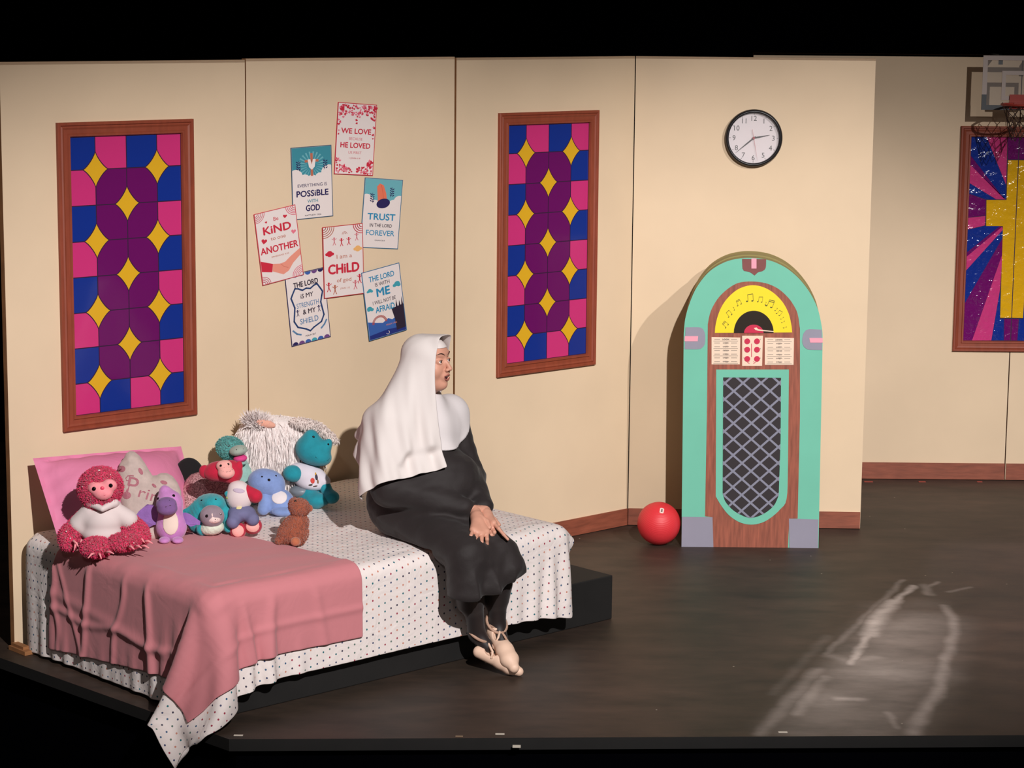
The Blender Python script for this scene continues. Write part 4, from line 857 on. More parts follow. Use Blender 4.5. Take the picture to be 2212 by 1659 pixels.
# ---- pink pillow leaning on the flats
pinkc = bpy.data.materials.new('pink_pillowcase'); pinkc.use_nodes = True; bs = pinkc.node_tree.nodes['Principled BSDF']; bs.inputs['Base Color'].default_value = rgb(226, 132, 168); bs.inputs['Roughness'].default_value = .8; clothbump(pinkc.node_tree, bs, 8, .5)
t = thing('pillow', W(.3, .25, .503), 'plain pink pillow standing against the left flat behind the toys', 'pillow')
TL, TR, BL, BR = atv(71, 990, .09), atv(391, 964, .05), atv(131, 1192, .37), W(.72, .33, .507); BL[2] = max(BL[2], .507)
n = 46; S, T_ = np.meshgrid(np.linspace(0, 1, n), np.linspace(0, 1, n), indexing='ij')
nn_ = np.cross(TR-TL, BL-TL); nn_ /= np.linalg.norm(nn_); nn_ = -nn_ if nn_[1] > 0 else nn_
Q = TL*((1-S)*(1-T_))[..., None]+TR*(S*(1-T_))[..., None]+BL*((1-S)*T_)[..., None]+BR*(S*T_)[..., None]
cen = (TL+TR+BL+BR)/4; ed = np.minimum(np.minimum(S, 1-S), np.minimum(T_, 1-T_)); pinch = (np.sin(math.pi*S)**.7*(1-np.abs(2*T_-1)**6)*.035+np.sin(math.pi*T_)**.7*(1-np.abs(2*S-1)**6)*.035)*(1-ed*2).clip(0, 1)
Q = Q-(Q-cen)*pinch[..., None]*1.2
th_ = .15*(np.clip(np.sin(math.pi*np.clip((S-.04)/.92, 0, 1)), 0, 1)*np.clip(np.sin(math.pi*np.clip((T_-.05)/.90, 0, 1)), 0, 1))**.5
wr_ = .004*np.sin(S*40+T_*9)*np.exp(-((T_-.06)/.08)**2)+.003*np.sin(T_*33+S*14)*np.exp(-((S-.05)/.1)**2)
mb = MB(); idx = np.arange(n*n).reshape(n, n)
for sgn in (1, -1):
    X = Q+nn_*((th_*(1 if sgn > 0 else .35)*sgn+wr_*(ed > 0))[..., None]); F = [(idx[i, j], idx[i+1, j], idx[i+1, j+1], idx[i, j+1])[::sgn] for i in range(n-1) for j in range(n-1)]; mb.add(X.reshape(-1, 3), F, pinkc)
mb.build('pillowcase', t, smooth=True)
# ---- cushions cut from an outline
def cushion(T, pts, thick, m, lean=.0, soft=26, res=2.2, fuzz=0, name='cushion_cover'):
    P = np.array([T.p(x, y) for x, y in pts])[:, [0, 2]]; z0 = T.base[2]; tk = thick/T.s; R = soft/T.s
    def fn(q):
        d = polydist(q[:, 0], q[:, 2], P); hh = tk*np.sqrt(np.clip(1-(1-np.clip(-d/R, 0, 1))**2, 0, 1))
        y = q[:, 1]-T.Y-lean*(q[:, 2]-z0); s3 = np.abs(y)-hh; return np.maximum(np.where(d > 0, np.hypot(d, np.maximum(s3, 0)), s3*.75), d)
    zt = P[:, 1].max(); fn.lo = np.array([P[:, 0].min(), T.Y-tk+min(0, lean*(zt-z0))-.01, max(P[:, 1].min(), z0)]); fn.hi = np.array([P[:, 0].max(), T.Y+tk+max(0, lean*(zt-z0))+.01, zt])
    T.part(name, None, m, fn=fn, res=res, fuzz=fuzz); return fn
T = Toy('heart_cushion', 330, 1163, 'grey heart cushion with dusty pink dots and curly lettering, against the pink pillow', 'cushion', None, back=-.01)
gry = plush('grey_cushion', (196, 176, 168), .2, .2); dot = mat('dusty_pink_applique', (176, 108, 120), .8)
hb = cushion(T, [(258, 1000), (262, 991), (270, 986), (280, 988), (291, 996), (303, 1010), (314, 1026), (322, 1037), (330, 1036), (340, 1031), (352, 1031), (366, 1038), (378, 1052), (386, 1068), (388, 1085), (385, 1110), (370, 1140), (345, 1165), (320, 1170), (290, 1160), (270, 1135), (258, 1100), (249, 1060), (246, 1030), (249, 1012)], 26, gry, lean=.35)
def fr_T(T, body, cx, cy, ax=1.0):
    def f(a, b, o):
        x, y = cx+a, cy-b; d = surf(T, body, x, y); return T.p(x, y, d-.0015-o)
    return f
mb = MB(); f = fr_T(T, hb, 0, 0)
def ttext(T, body, txt, cx, cy, size, width, rot, m, name='lettering', bold=0, font=None):
    mb = MB(); V, F = textmesh(txt, size, 0); V = np.array(V); x0, x1 = V[:, 0].min(), V[:, 0].max(); V[:, 0] = (V[:, 0]-(x0+x1)/2)*width/(x1-x0); V[:, 1] -= size*.35; c, s = math.cos(rot), math.sin(rot)
    P = [T.p(cx+x*c-y*s, cy-(x*s+y*c), surf(T, body, cx+x*c-y*s, cy-(x*s+y*c))-.002) for x, y in V]; mb.add(P, F, m); o = mb.build(name, None, base=T.base); o.location = (0, 0, 0); o.parent = T.t; return o
ttext(T, hb, 'P', 287, 1048, 52, 24, -.22, dot, bold=.4)
mb = MB(); mb.tube([T.p(x, y, surf(T, hb, x, y)-.001) for x, y in [(289, 1028), (283, 1027), (276, 1028), (272, 1033), (273, 1038), (278, 1038)]], 1.2/T.s, dot, 6); o = mb.build('lettering', None, base=T.base); o.location = (0, 0, 0); o.parent = T.t
ttext(T, hb, 'rin', 322, 1068, 34, 44, -.30, dot, bold=.5)
for x, y, rx, ry, ro in ((263, 1013, 8, 7, .2), (304, 1018, 4, 8, .5), (354, 1042, 8, 4, -.3), (274, 1070, 9, 8, 0), (333, 1049, 6, 3, -.7)):
    mb = MB(); V = []; 
    for i in range(20): a = i*.31416; u_, v_ = rx*math.cos(a), ry*math.sin(a); V.append((x+u_*math.cos(ro)-v_*math.sin(ro), y-(u_*math.sin(ro)+v_*math.cos(ro))))
    P = [T.p(a, b, surf(T, hb, a, b)-.0025) for a, b in V]; c_ = T.p(x, y, surf(T, hb, x, y)-.003); mb.add([c_]+P, [(0, i+1, (i+1) % 20+1) for i in range(20)], dot); o = mb.build('applique_dot', None, base=T.base); o.location = (0, 0, 0); o.parent = T.t
T = Toy('round_cushion', 420, 1118, 'plain black round cushion mostly hidden behind the sparkly pink cushion', 'cushion', None)
T.part('cushion_cover', [('e', 409, 1048, .03, 38, 22, 60)], mat('black_plush', (16, 13, 15), .95, sheen=.1), res=3)
T = Toy('sparkly_cushion', 440, 1128, 'pink sequin star cushion behind the hooded toy', 'cushion', None)
sq = bpy.data.materials.new('pink_sequins'); sq.use_nodes = True; nt = sq.node_tree; N = nt.nodes; L = nt.links; bs = N['Principled BSDF']; bs.inputs['Roughness'].default_value = .35
tcq = N.new('ShaderNodeTexCoord'); vq = N.new('ShaderNodeTexVoronoi'); vq.inputs['Scale'].default_value = 260; L.new(tcq.outputs['Object'], vq.inputs['Vector']); rq = N.new('ShaderNodeValToRGB'); L.new(vq.outputs['Color'], rq.inputs[0])
el = rq.color_ramp.elements; el[0].position = .2; el[0].color = rgb(150, 96, 100); el[1].position = .85; el[1].color = rgb(232, 178, 180); L.new(rq.outputs[0], bs.inputs['Base Color']); bs.inputs['Metallic'].default_value = .25
bq = N.new('ShaderNodeBump'); bq.inputs['Strength'].default_value = 1; bq.inputs['Distance'].default_value = .004; L.new(vq.outputs['Color'], bq.inputs['Height']); L.new(bq.outputs[0], bs.inputs['Normal'])
cushion(T, [(386, 1062), (394, 1052), (399, 1040), (408, 1030), (420, 1026), (430, 1024), (440, 1030), (452, 1033), (466, 1030), (480, 1029), (492, 1033), (498, 1046), (499, 1070), (494, 1090), (490, 1130), (400, 1130), (388, 1100)], 22, sq, lean=.25, soft=18)
# ---- big white shaggy toy
T = Toy('shaggy_dog', 610, 1078, 'large shaggy white toy dog with pink-lined ears at the back of the bed', back=-.03)
wf = mat('white_long_fur', (242, 231, 228), .9, sheen=.3, var=.08, vscale=20); wg = mat('greyish_long_fur', (228, 214, 208), .9, sheen=.3, var=.1, vscale=15)
bd = T.sdf([('e', 588, 982, 0, 68, 50, 66), ('e', 560, 935, 0, 38, 32, 32), ('e', 640, 970, .02, 52, 45, 56), ('e', 600, 1045, 0, 60, 50, 45), ('e', 600, 925, .02, 50, 30, 22)], 30)
T.part('furry_body', None, wf, fn=bd, res=3, fur=(14000, 20, 2.2, 1.3, wf))
e1 = T.sdf([('e', 662, 917, -.06, 34, 10, 11, -14), ('e', 706, 938, -.07, 30, 8, 9, -38)], 14); T.part('ear', None, wg, fn=e1, fur=(1500, 6, 1.3, .5, wg), label='drooping greyish ear')
T.part('ear', [('e', 556, 912, -.05, 26, 12, 11, -12)], wf, fur=(1300, 14, 1.5, -.3, wf)); T.part('ear_lining', [('e', 574, 915, -.075, 22, 6, 8, -12)], mat('peach_fur', (232, 170, 148), .9, sheen=.3), label='peach pink ear lining')
# ---- teal dragon with open pink mouth
T = Toy('fuzzy_dragon', 515, 1100, 'fuzzy teal toy dragon with a pale snout and open pink mouth, behind the red monkey', back=.07)
tl = plush('pale_teal_fur', (88, 164, 160)); mint = plush('mint_fur', (150, 190, 182))
hd = T.sdf([('e', 499, 970, 0, 28, 26, 22), ('e', 492, 962, 0, 22, 20, 16)], 12); T.part('head', None, tl, fn=hd, fuzz=1.2, fur=(3000, 4, .9, .2, tl))
bdy = T.part('body', [('e', 515, 1040, .02, 30, 28, 58), ('e', 538, 1060, .02, 22, 24, 40)], mint, k=14, fuzz=.8)
T.part('snout', [('e', 515, 973, -.055, 20, 22, 11, 10)], plush('pale_snout', (166, 176, 164), .2, .2)); mo = T.sdf([('e', 519, 990, -.05, 15, 16, 8, 5)]); T.part('mouth', None, mat('hot_pink_felt', (226, 70, 140), .8), fn=mo)
T.part('lower_jaw', [('e', 519, 999, -.04, 15, 16, 5)], mint)
T.line('eyelash', [(489, 962), (493, 965), (497, 961)], hd, stitch, 1.1)
for x, y in ((511, 972), (525, 970)): T.eye(x, y, T.sdf([('e', 515, 973, -.055, 20, 22, 11, 10)]), 1.3, name='nostril')
T.line('eyelash', [(489, 962), (487, 959)], hd, stitch, .8)
# ---- red monkey
T = Toy('red_monkey', 530, 1156, 'red toy monkey in a white shirt and blue jeans, showing its pink soles')
rd = plush('red_plush', (192, 22, 58), .2, .3); skin = plush('pale_pink_plush', (248, 176, 168), .2, .2)
hd = T.sdf([('e', 474, 1018, .03, 36, 26, 22, 6), ('e', 500, 1020, .03, 24, 24, 26)], 10); T.part('head', None, rd, fn=hd)
fc = T.sdf([('e', 484, 1006, -.01, 17, 16, 12, 8), ('e', 489, 1021, -.015, 18, 20, 13)], 5); T.part('face', None, skin, fn=fc)
for x, y in ((477, 1006), (493, 1003)): T.eye(x, y, fc, 2.8)
for x, y in ((484, 1010), (494, 1009)): T.eye(x, y, fc, 1.0, name='nostril')
T.line('smile', [(478, 1016), (483, 1019), (490, 1020), (497, 1018), (502, 1014)], fc, stitch, .6)
for x, y, rx, ry, sg in ((443, 1019, 13, 15, 1), (515, 1010, 9, 15, -1)):
    er = T.sdf([('e', x, y, .02, rx, 7, ry, 12*sg)]); eo_ = T.part('ear', None, rd, fn=er); T.patch('ear_lining', er, [('e', x+1, y, -.02, rx*.35, 14, ry*.6, 12*sg)], skin, parent=eo_)
T.part('arm', [('c', 524, 1054, .0, 552, 1072, -.02, 11, 15)], rd); T.part('body', [('e', 520, 1075, .02, 22, 20, 34)], rd)
sh = T.sdf([('e', 517, 1074, -.005, 29, 24, 30), ('e', 514, 1052, 0, 20, 18, 14)], 8); ts = T.part('shirt', None, mat('white_jersey', (226, 212, 212), .8), fn=sh)
T.patch('shirt_print', sh, [('e', 516, 1060, -.04, 13, 14, 5, -8)], mat('lilac_print', (198, 180, 200), .8), off=.8, parent=ts)
jn = T.sdf([('e', 522, 1108, -.02, 30, 27, 17), ('c', 512, 1112, -.03, 503, 1128, -.07, 15, 14), ('c', 535, 1110, -.03, 546, 1122, -.06, 15, 14)], 6); T.part('jeans', None, mat('denim', (112, 112, 150), .85, bump=(60, .5, .002), var=.1, vscale=30), fn=jn)
T.patch('belt_buckle', jn, [('e', 516, 1097, -.06, 8, 14, 4, 10)], mat('cream_trim', (232, 220, 160), .6))
for x, y, d, rx, rz in ((514, 1146, -.07, 18, 18), (546, 1136, -.06, 20, 18)):
    ft = T.sdf([('e', x, y, d+.035, rx, 22, rz)]); fo_ = T.part('foot', None, rd, fn=ft); T.patch('sole', ft, [('e', x, y+1, d-.01, rx-3, 16, rz-3)], skin, parent=fo_)
# ---- purple winged toy
T = Toy('winged_plush', 372, 1172, 'lilac winged plush toy with a dark purple beak and a white belly')
li = plush('lilac_plush', (200, 132, 196), .4, .3); pu = plush('violet_beak', (126, 90, 146), .2, .2); vi = plush('violet_wing', (146, 104, 178), .3, .4)
bd = T.sdf([('e', 370, 1138, .01, 33, 28, 33), ('e', 368, 1105, .01, 26, 24, 30), ('e', 366, 1084, 0, 28, 26, 26), ('e', 356, 1060, .01, 11, 12, 12, 20)], 12); T.part('body', None, li, fn=bd, fuzz=.3)
bk = T.sdf([('e', 359, 1089, -.052, 22, 22, 15, 3), ('e', 361, 1100, -.056, 22, 21, 13, 3)], 6); T.part('beak', None, pu, fn=bk)
T.line('mouth_seam', [(339, 1095), (348, 1096), (358, 1095), (368, 1092), (380, 1089)], bk, stitch, .8); 
for x, y in ((345, 1082), (366, 1081)): T.eye(x, y, bk, .9, name='nostril')
for x, y, r in ((342, 1077, 3), (375, 1071, 3.4)): T.eye(x, y, bd, r)
T.patch('belly', bd, [('e', 367, 1131, -.06, 19, 30, 29)], mat('cream_felt', (234, 214, 200), .85))
for x in (355, 384): T.part('foot', [('e', x, 1167, -.045, 12, 16, 7)], li)
def wing(T, pts, d, m, th=4, name='wing'):
    mb = MB(); fr = lambda a, b, o: T.p(a, b, d-o+.02*math.sin(a*.45)*.15); mb.plate(pts, fr, th/T.s/2, -th/T.s/2, m); o = mb.build(name, None, base=T.base, fix=True); o.location = (0, 0, 0); o.parent = T.t; b = o.modifiers.new('b', 'BEVEL'); b.width = .003; b.segments = 2; return o
wing(T, [(330, 1090), (342, 1100), (345, 1115), (340, 1134), (332, 1134), (323, 1139), (313, 1132), (306, 1122), (294, 1113), (300, 1104), (311, 1095), (318, 1089), (324, 1090)], .01, vi)
wing(T, [(392, 1108), (401, 1107), (411, 1111), (424, 1120), (433, 1126), (432, 1134), (424, 1134), (412, 1138), (404, 1133), (396, 1130)], .01, vi)
# ---- hooded toy
T = Toy('hooded_kitten', 455, 1157, 'grey and white toy kitten in a teal dragon hood, in front of the sparkly cushion')
te = plush('teal_fleece', (34, 158, 168), .3, .5)
ho = T.sdf([('e', 455, 1106, .03, 43, 34, 40), ('e', 430, 1125, .03, 26, 26, 28), ('e', 460, 1086, .0, 25, 26, 16), ('c', 492, 1110, 0, 493, 1142, -.03, 10, 9), ('c', 424, 1095, .02, 397, 1106, .03, 9, 5), ('e', 437, 1144, -.03, 13, 14, 13)], 8); T.part('hood', None, te, fn=ho, fuzz=.8)
fa = T.sdf([('e', 458, 1115, -.052, 26, 22, 24)]); T.part('face', None, plush('grey_muzzle_fur', (150, 132, 142), .3, .3), fn=fa)
ch = T.sdf([('e', 458, 1140, -.035, 26, 22, 16, 8)]); T.part('chest', None, plush('cream_fleece', (214, 220, 202), .3, .6), fn=ch, fuzz=1)
mz = T.sdf([('e', 462, 1122, -.075, 15, 12, 9), ('e', 459, 1112, -.078, 5, 8, 8)], 5); T.part('muzzle', None, plush('white_muzzle', (232, 206, 200), .2, .2), fn=mz)
fm2 = T.sdf([('e', 458, 1115, -.052, 26, 22, 24), ('e', 462, 1122, -.075, 15, 12, 9)], 3)
for x, y, r in ((447, 1115, 3.8), (476, 1111, 2.6)): T.eye(x, y, fm2, r)
T.line('mouth', [(454, 1125), (459, 1127), (465, 1126), (470, 1122)], mz, stitch, .6); T.eye(465, 1122, mz, 1.2, name='nose')
for x, y in ((436, 1081), (466, 1079)): T.eye(x, y, ho, 2.2, name='hood_eye')
T.part('wing', [('e', 500, 1070, .0, 16, 8, 9, -20)], te); T.part('wing_tip', [('e', 500, 1085, -.01, 9, 6, 6, -15)], mat('brown_felt', (70, 44, 48), .8)); T.part('wing_trim', [('e', 499, 1078, -.012, 12, 5, 4, -20)], mat('lime_felt', (176, 186, 90), .8))
# ---- pink sloth
T = Toy('pink_sloth', 222, 1194, 'hot pink fluffy toy sloth in a white hooded shirt in front of the pink pillow')
pf = plush('hot_pink_fur', (214, 44, 92), .5, .8); pk = plush('light_pink_plush', (250, 150, 158), .2, .2)
hd = T.sdf([('e', 214, 1055, 0, 44, 36, 40), ('e', 222, 1050, 0, 38, 34, 38), ('e', 216, 1085, 0, 26, 22, 18)], 14); T.part('head', None, pf, fn=hd, fuzz=1.5, fur=(9000, 5, 1.2, .2, pf))
T.part('body', [('e', 222, 1150, .03, 36, 28, 38)], pf)
fc = T.sdf([('e', 206, 1054, -.060, 16, 13, 14, 0), ('e', 236, 1049, -.058, 16, 13, 14), ('e', 222, 1064, -.064, 21, 15, 16), ('e', 222, 1050, -.058, 20, 12, 9)], 5); T.part('face', None, pk, fn=fc)
for x, y in ((203, 1056), (239, 1049)): T.eye(x, y, fc, 4.6)
T.eye(221, 1055, fc, 4.6, mat('pink_nose', (232, 70, 100), .4), name='nose'); T.line('smile', [(213, 1069), (219, 1071), (226, 1070), (232, 1067)], fc, mat('pink_stitch', (204, 70, 96), .7), .6)
arms = [[('c', 180, 1125, .02, 150, 1158, -.01, 20, 22), ('e', 150, 1172, -.02, 19, 18, 17)], [('c', 268, 1122, .02, 298, 1150, .0, 20, 22), ('e', 302, 1160, -.02, 20, 18, 16)], [('e', 208, 1182, -.10, 32, 30, 20, 0)], [('e', 268, 1170, -.085, 34, 26, 18, 8)]]
for i, a in enumerate(arms): T.part('arm' if i < 2 else 'leg', a, pf, fuzz=1.5, fur=(3800, 5, 1.2, .2, pf))
shb = T.sdf([('e', 221, 1125, 0, 42, 36, 36), ('e', 220, 1150, 0, 44, 38, 24), ('c', 196, 1108, 0, 172, 1132, 0, 22, 22), ('c', 250, 1106, 0, 277, 1122, 0, 20, 20)], 8)
def shf(P): return smax(shb(P), T.p(220, 1161)[2]-P[:, 2], .004)
shf.lo, shf.hi = shb.lo, shb.hi; jw = mat('white_fleece_shirt', (222, 206, 204), .85, sheen=.2, bump=(50, .15, .002)); so = T.part('shirt', None, jw, fn=shf)
for s_, x in ((1, 195), (-1, 246)): T.part('hood_collar', [('c', x, 1086, -.03, 221, 1094+6, -.07, 9, 6), ('c', x, 1086, -.03, x-s_*8, 1092, .02, 9, 9)], jw, k=5)
claws = [((165, 1172), (160, 1190)), ((158, 1168), (172, 1185)), ((176, 1166), (174, 1184)), ((205, 1195), (190, 1206)), ((213, 1196), (219, 1207)), ((228, 1194), (246, 1196)), ((278, 1181), (290, 1187)), ((292, 1181), (306, 1184)), ((304, 1180), (322, 1184)), ((302, 1164), (312, 1172)), ((312, 1170), (330, 1174))]
for (a, b) in claws:
    A_ = T.p(a[0], a[1], -.15 if a[1] > 1175 else -.07); B_ = T.p(b[0], b[1], -.18 if a[1] > 1175 else -.09); A_[2] = max(A_[2], .512); B_[2] = max(B_[2], .507); mb = MB(); mb.tube([A_, (A_+B_)/2+np.array([0, 0, .006]), B_], [2.6/T.s, 2.4/T.s, 1/T.s], pk, 8); o = mb.build('claw', None, smooth=True, base=T.base); o.location = (0, 0, 0); o.parent = T.t
mb = MB(); r2 = np.random.RandomState(8); V, F = T.mesh(hd, res=4)
for q in ((214, 1017, 3.2), (200, 1017, 1.6), (193, 1021, 1.2), (178, 1051, 1.8), (205, 1028, 1), (239, 1025, 1.2), (186, 1032, 1), (143, 1148, 1.8), (152, 1163, 1.9), (173, 1138, 1.2), (160, 1158, 1), (271, 1160, 1.3), (280, 1154, 1.3), (272, 1173, 1.2), (289, 1173, 1.6)):
    al = T.sdf([x for a in arms for x in a]+[('e', 214, 1055, 0, 44, 36, 40), ('e', 222, 1050, 0, 38, 34, 38)], 2); d = surf(T, al, q[0], q[1]); c = T.p(q[0], q[1], d-.008); mb.sphere(c, q[2]/T.s, mat('sequin_sparkle', (250, 225, 225), .15, metal=.3), 8, 6)
o = mb.build('sequins', None, smooth=True, base=T.base); o.location = (0, 0, 0); o.parent = T.t; o['kind'] = 'stuff'
# ---- plain blue toy
T = Toy('blue_plush', 598, 1112, 'plain soft blue toy with a white tummy patch between the red monkey and the frog')
bl = plush('powder_blue_plush', (128, 152, 206), .4, .3)
hd = T.sdf([('e', 571, 1042, .01, 36, 32, 30, -10), ('e', 592, 1050, .01, 24, 26, 28)], 14); bd = T.sdf([('e', 603, 1085, 0, 32, 30, 30), ('e', 615, 1095, -.01, 30, 28, 20), ('c', 574, 1070, -.02, 569, 1100, -.05, 12, 13)], 8)
T.part('head', None, bl, fn=hd); T.part('body', None, bl, fn=bd); T.part('foot', [('e', 612, 1104, -.05, 26, 22, 11)], bl)
T.patch('tummy_patch', bd, [('e', 603, 1075, -.07, 19, 30, 15, 5)], mat('white_tummy', (232, 222, 224), .85))
for x, y in ((566, 1030), (596, 1028)): T.eye(x, y, hd, 2.2)
T.eye(581, 1037, hd, 3.4, name='nose')
# ---- teal frog
T = Toy('teal_frog', 690, 1090, 'teal toy frog looking up in a white printed shirt, right of the toy heap', back=-.03)
fg = plush('teal_plush', (24, 142, 158), .25, .3)
hd = T.sdf([('e', 672, 970, 0, 34, 34, 32, -25), ('e', 690, 985, -.01, 27, 28, 20, -20), ('e', 672, 940, 0, 13, 14, 12), ('e', 707, 963, -.01, 10, 12, 16, -20)], 12); T.part('head', None, fg, fn=hd)
for x, y, r in ((677, 944, 3), (709, 960, 2.4)): T.eye(x, y, hd, r)
T.line('smile', [(681, 987), (690, 993), (700, 996), (708, 994), (712, 989)], hd, mat('teal_stitch', (16, 84, 96), .8), .8)
T.part('body', [('e', 672, 1050, .03, 34, 28, 36)], fg); T.part('neck', [('c', 676, 1000, .03, 674, 1020, .03, 16)], fg)
fs = T.sdf([('e', 664, 1028, .0, 34, 28, 27, -18), ('e', 672, 1044, 0, 30, 28, 15, -12), ('c', 688, 1030, 0, 700, 1040, -.01, 16, 14), ('e', 642, 1014, .0, 18, 18, 14)], 8); fsh = T.part('shirt', None, mat('white_cotton_shirt', (222, 214, 224), .8), fn=fs)
T.part('arm', [('e', 633, 1023, -.03, 22, 20, 18, -8)], fg); T.part('arm', [('c', 700, 1046, -.01, 708, 1066, -.03, 13, 13), ('e', 716, 1074, -.05, 17, 18, 14)], fg)
T.part('leg', [('c', 660, 1066, 0, 684, 1082, -.05, 20, 17), ('e', 688, 1080, -.05, 26, 22, 13)], fg)
T.part('shorts', [('e', 650, 1060, 0, 25, 24, 13)], mat('grey_satin', (124, 132, 142), .4, bump=(30, .6, .004)))
for i, (x, y, rx, rz, c) in enumerate(((675, 1039, 5, 7, (214, 70, 60)), (683, 1032, 4, 9, (60, 50, 70)), (681, 1025, 3, 5, (214, 160, 60)), (671, 1048, 5, 2.5, (60, 50, 40)), (681, 1051, 6, 2, (70, 50, 40)), (686, 1042, 2.5, 7, (130, 90, 50)))): T.patch('shirt_print', fs, [('e', x, y, -.06, rx, 14, rz, 8)], mat('frog_print_%d' % i, c, .7), off=.7, parent=fsh)
# ---- brown bear, seen from behind
T = Toy('brown_bear', 634, 1178, 'small brown toy bear seen from behind on the dotted sheet')
br = plush('brown_fur', (158, 82, 56), .5, .7)
bd = T.sdf([('e', 634, 1150, 0, 32, 28, 30), ('e', 642, 1128, 0, 24, 22, 18), ('c', 625, 1140, -.01, 603, 1168, -.02, 12, 8), ('c', 646, 1112, 0, 645, 1124, 0, 13, 15)], 9); T.part('body', None, br, fn=bd, fuzz=.8, fur=(4000, 2.6, .8, .4, br))
hd = T.sdf([('e', 647, 1097, 0, 22, 21, 20), ('e', 636, 1088, 0, 11, 12, 12)], 8); T.part('head', None, br, fn=hd, fuzz=.6, fur=(2200, 2.4, .8, .2, br))
T.part('ear', [('e', 670, 1098, .01, 6, 5, 8, 10)], br); T.eye(638, 1083, hd, 3, name='nose'); T.part('tail', [('e', 638, 1170, -.055, 11, 10, 10)], plush('light_brown_fur', (182, 104, 72), .4, .6), label='lighter brown tail'); T.part('shaded_paw', [('e', 614, 1126, .02, 10, 9, 9)], plush('shaded_paw_grey', (110, 92, 84), .3, .3))  # grey of the last part is arm shadow put into its colour
# ================================================================== the seated person
skin_m = mat('skin', (212, 154, 131), .5, bump=(90, .1, .001), var=.05, vscale=25, spec=.35)
dressm = mat('black_dress_cloth', (33, 25, 25), .75, bump=(26, .35, .006), sheen=.08); tight = mat('black_tights', (30, 20, 20), .6, sheen=.1); veilm = mat('white_veil_cloth', (226, 216, 212), .8, bump=(40, .12, .002)); bibm = mat('white_bib_cloth', (222, 214, 214), .8)
shoe_m = mat('pale_pink_ballet_leather', (232, 196, 172), .55, bump=(60, .1, .001)); lipm = mat('lips', (172, 100, 90), .45); dk = mat('dark_brown_hair', (66, 40, 32), .7); teeth = mat('teeth', (232, 222, 210), .3); mouthm = mat('mouth_inside', (70, 22, 24), .6); eyew = mat('eye_white', (232, 224, 220), .2); irism = mat('dark_iris', (34, 20, 16), .15)
PB = W(1.27, 1.2, .50)
t = thing('person', PB, 'person in white veil, black dress, tights and ballet shoes sitting on the bed edge', 'person')
NP = lambda x, y, v: atv(x, y, v)
RW = np.array([[WE[0], WN[0], 0], [WE[1], WN[1], 0], [0, 0, 1.]])
def ell(c, r): c = W(*c); return lambda P: d_ell(P, c, r, RW)
def cap(a, b, ra, rb=None): a = np.array(a) if len(a) == 3 and isinstance(a, np.ndarray) else W(*a); b = np.array(b) if isinstance(b, np.ndarray) else W(*b); return lambda P: d_cap(P, a, b, ra, rb)
def uni(fs, k):
    def fn(P):
        d = fs[0](P)
        for f in fs[1:]: d = smin(d, f(P), k)
        return d
    return fn
def pbuild(name, V, F, m, parent=None, base=PB, smooth=True):
    mb = MB(); mb.add(V, F, m); o = mb.build(name, None, smooth=smooth, base=base); o.location = (0, 0, 0); o.parent = parent or t; return o
def UV(P): q = P[:, :2]-WA; return q@WE, q@WN
# ---- head
HC = NP(925, 779, 1.2); yaw = math.radians(60); hf = np.array([math.sin(yaw), -math.cos(yaw), 0]); hs = np.array([math.cos(yaw), math.sin(yaw), 0]); hu = np.array([0, 0, 1.]); tilt = math.radians(3)
hf, hu = hf*math.cos(tilt)+hu*math.sin(tilt), hu*math.cos(tilt)-hf*math.sin(tilt)
HR = np.stack([hf, hs, hu], 1)
def HL(f, s, u_): return HC+hf*f+hs*s+hu*u_
def hell(c, r): c = HL(*c); return lambda P: d_ell(P, c, r, HR)
def hcap(a, b, ra, rb=None): a = HL(*a); b = HL(*b); return lambda P: d_cap(P, a, b, ra, rb)
skull = uni([hell((-.012, 0, .033), (.094, .075, .068)), hell((.02, 0, -.03), (.066, .060, .088)), hell((.052, 0, -.098), (.030, .026, .022)), hell((.0, 0, -.07), (.055, .056, .05))], .03)
def headfn(P):
    d = skull(P)
    for s in (-1, 1): d = smin(d, hell((.052, s*.036, -.034), (.026, .024, .028))(P), .02)
    d = smin(d, hell((.072, 0, .032), (.014, .046, .013))(P), .014)
    for s in (-1, 1): d = smax(d, -hell((.090, s*.031, .004), (.014, .018, .012))(P), .010)
    d = smin(d, hcap((.078, 0, .012), (.104, 0, -.030), .006, .0095)(P), .010)
    for s in (-1, 1): d = smin(d, hell((.094, s*.011, -.035), (.010, .007, .007))(P), .005)
    for s in (-1, 1): d = smax(d, -hell((.101, s*.0065, -.041), (.004, .003, .004))(P), .002)
    d = smin(d, hell((.078, 0, -.060), (.016, .024, .020))(P), .012)
    d = smax(d, -hell((.096, 0, -.066), (.022, .019, .0085))(P), .004)
    for s in (-1, 1):
        lid = smax(hell((.0715, s*.031, .001), (.0138, .0165, .0135))(P), -hell((.086, s*.0315, .0005), (.017, .0125, .0058))(P), .0012); d = smin(d, lid, .004)
        ear = hell((-.01, s*.076, -.005), (.016, .008, .028)); d = smin(d, ear(P), .006)
    return d
neckf = cap(W(1.265, 1.15, 1.0), HL(-.02, 0, -.08), .058, .052)
def hn(P): return smin(headfn(P), neckf(P), .02)
V1, F1 = nets(hn, HC-np.array([.14, .14, .20]), HC+np.array([.14, .14, .13]), .0023)
wr1 = NP(1026, 1104, 1.46); wr2 = NP(1047, 1104, 1.47)
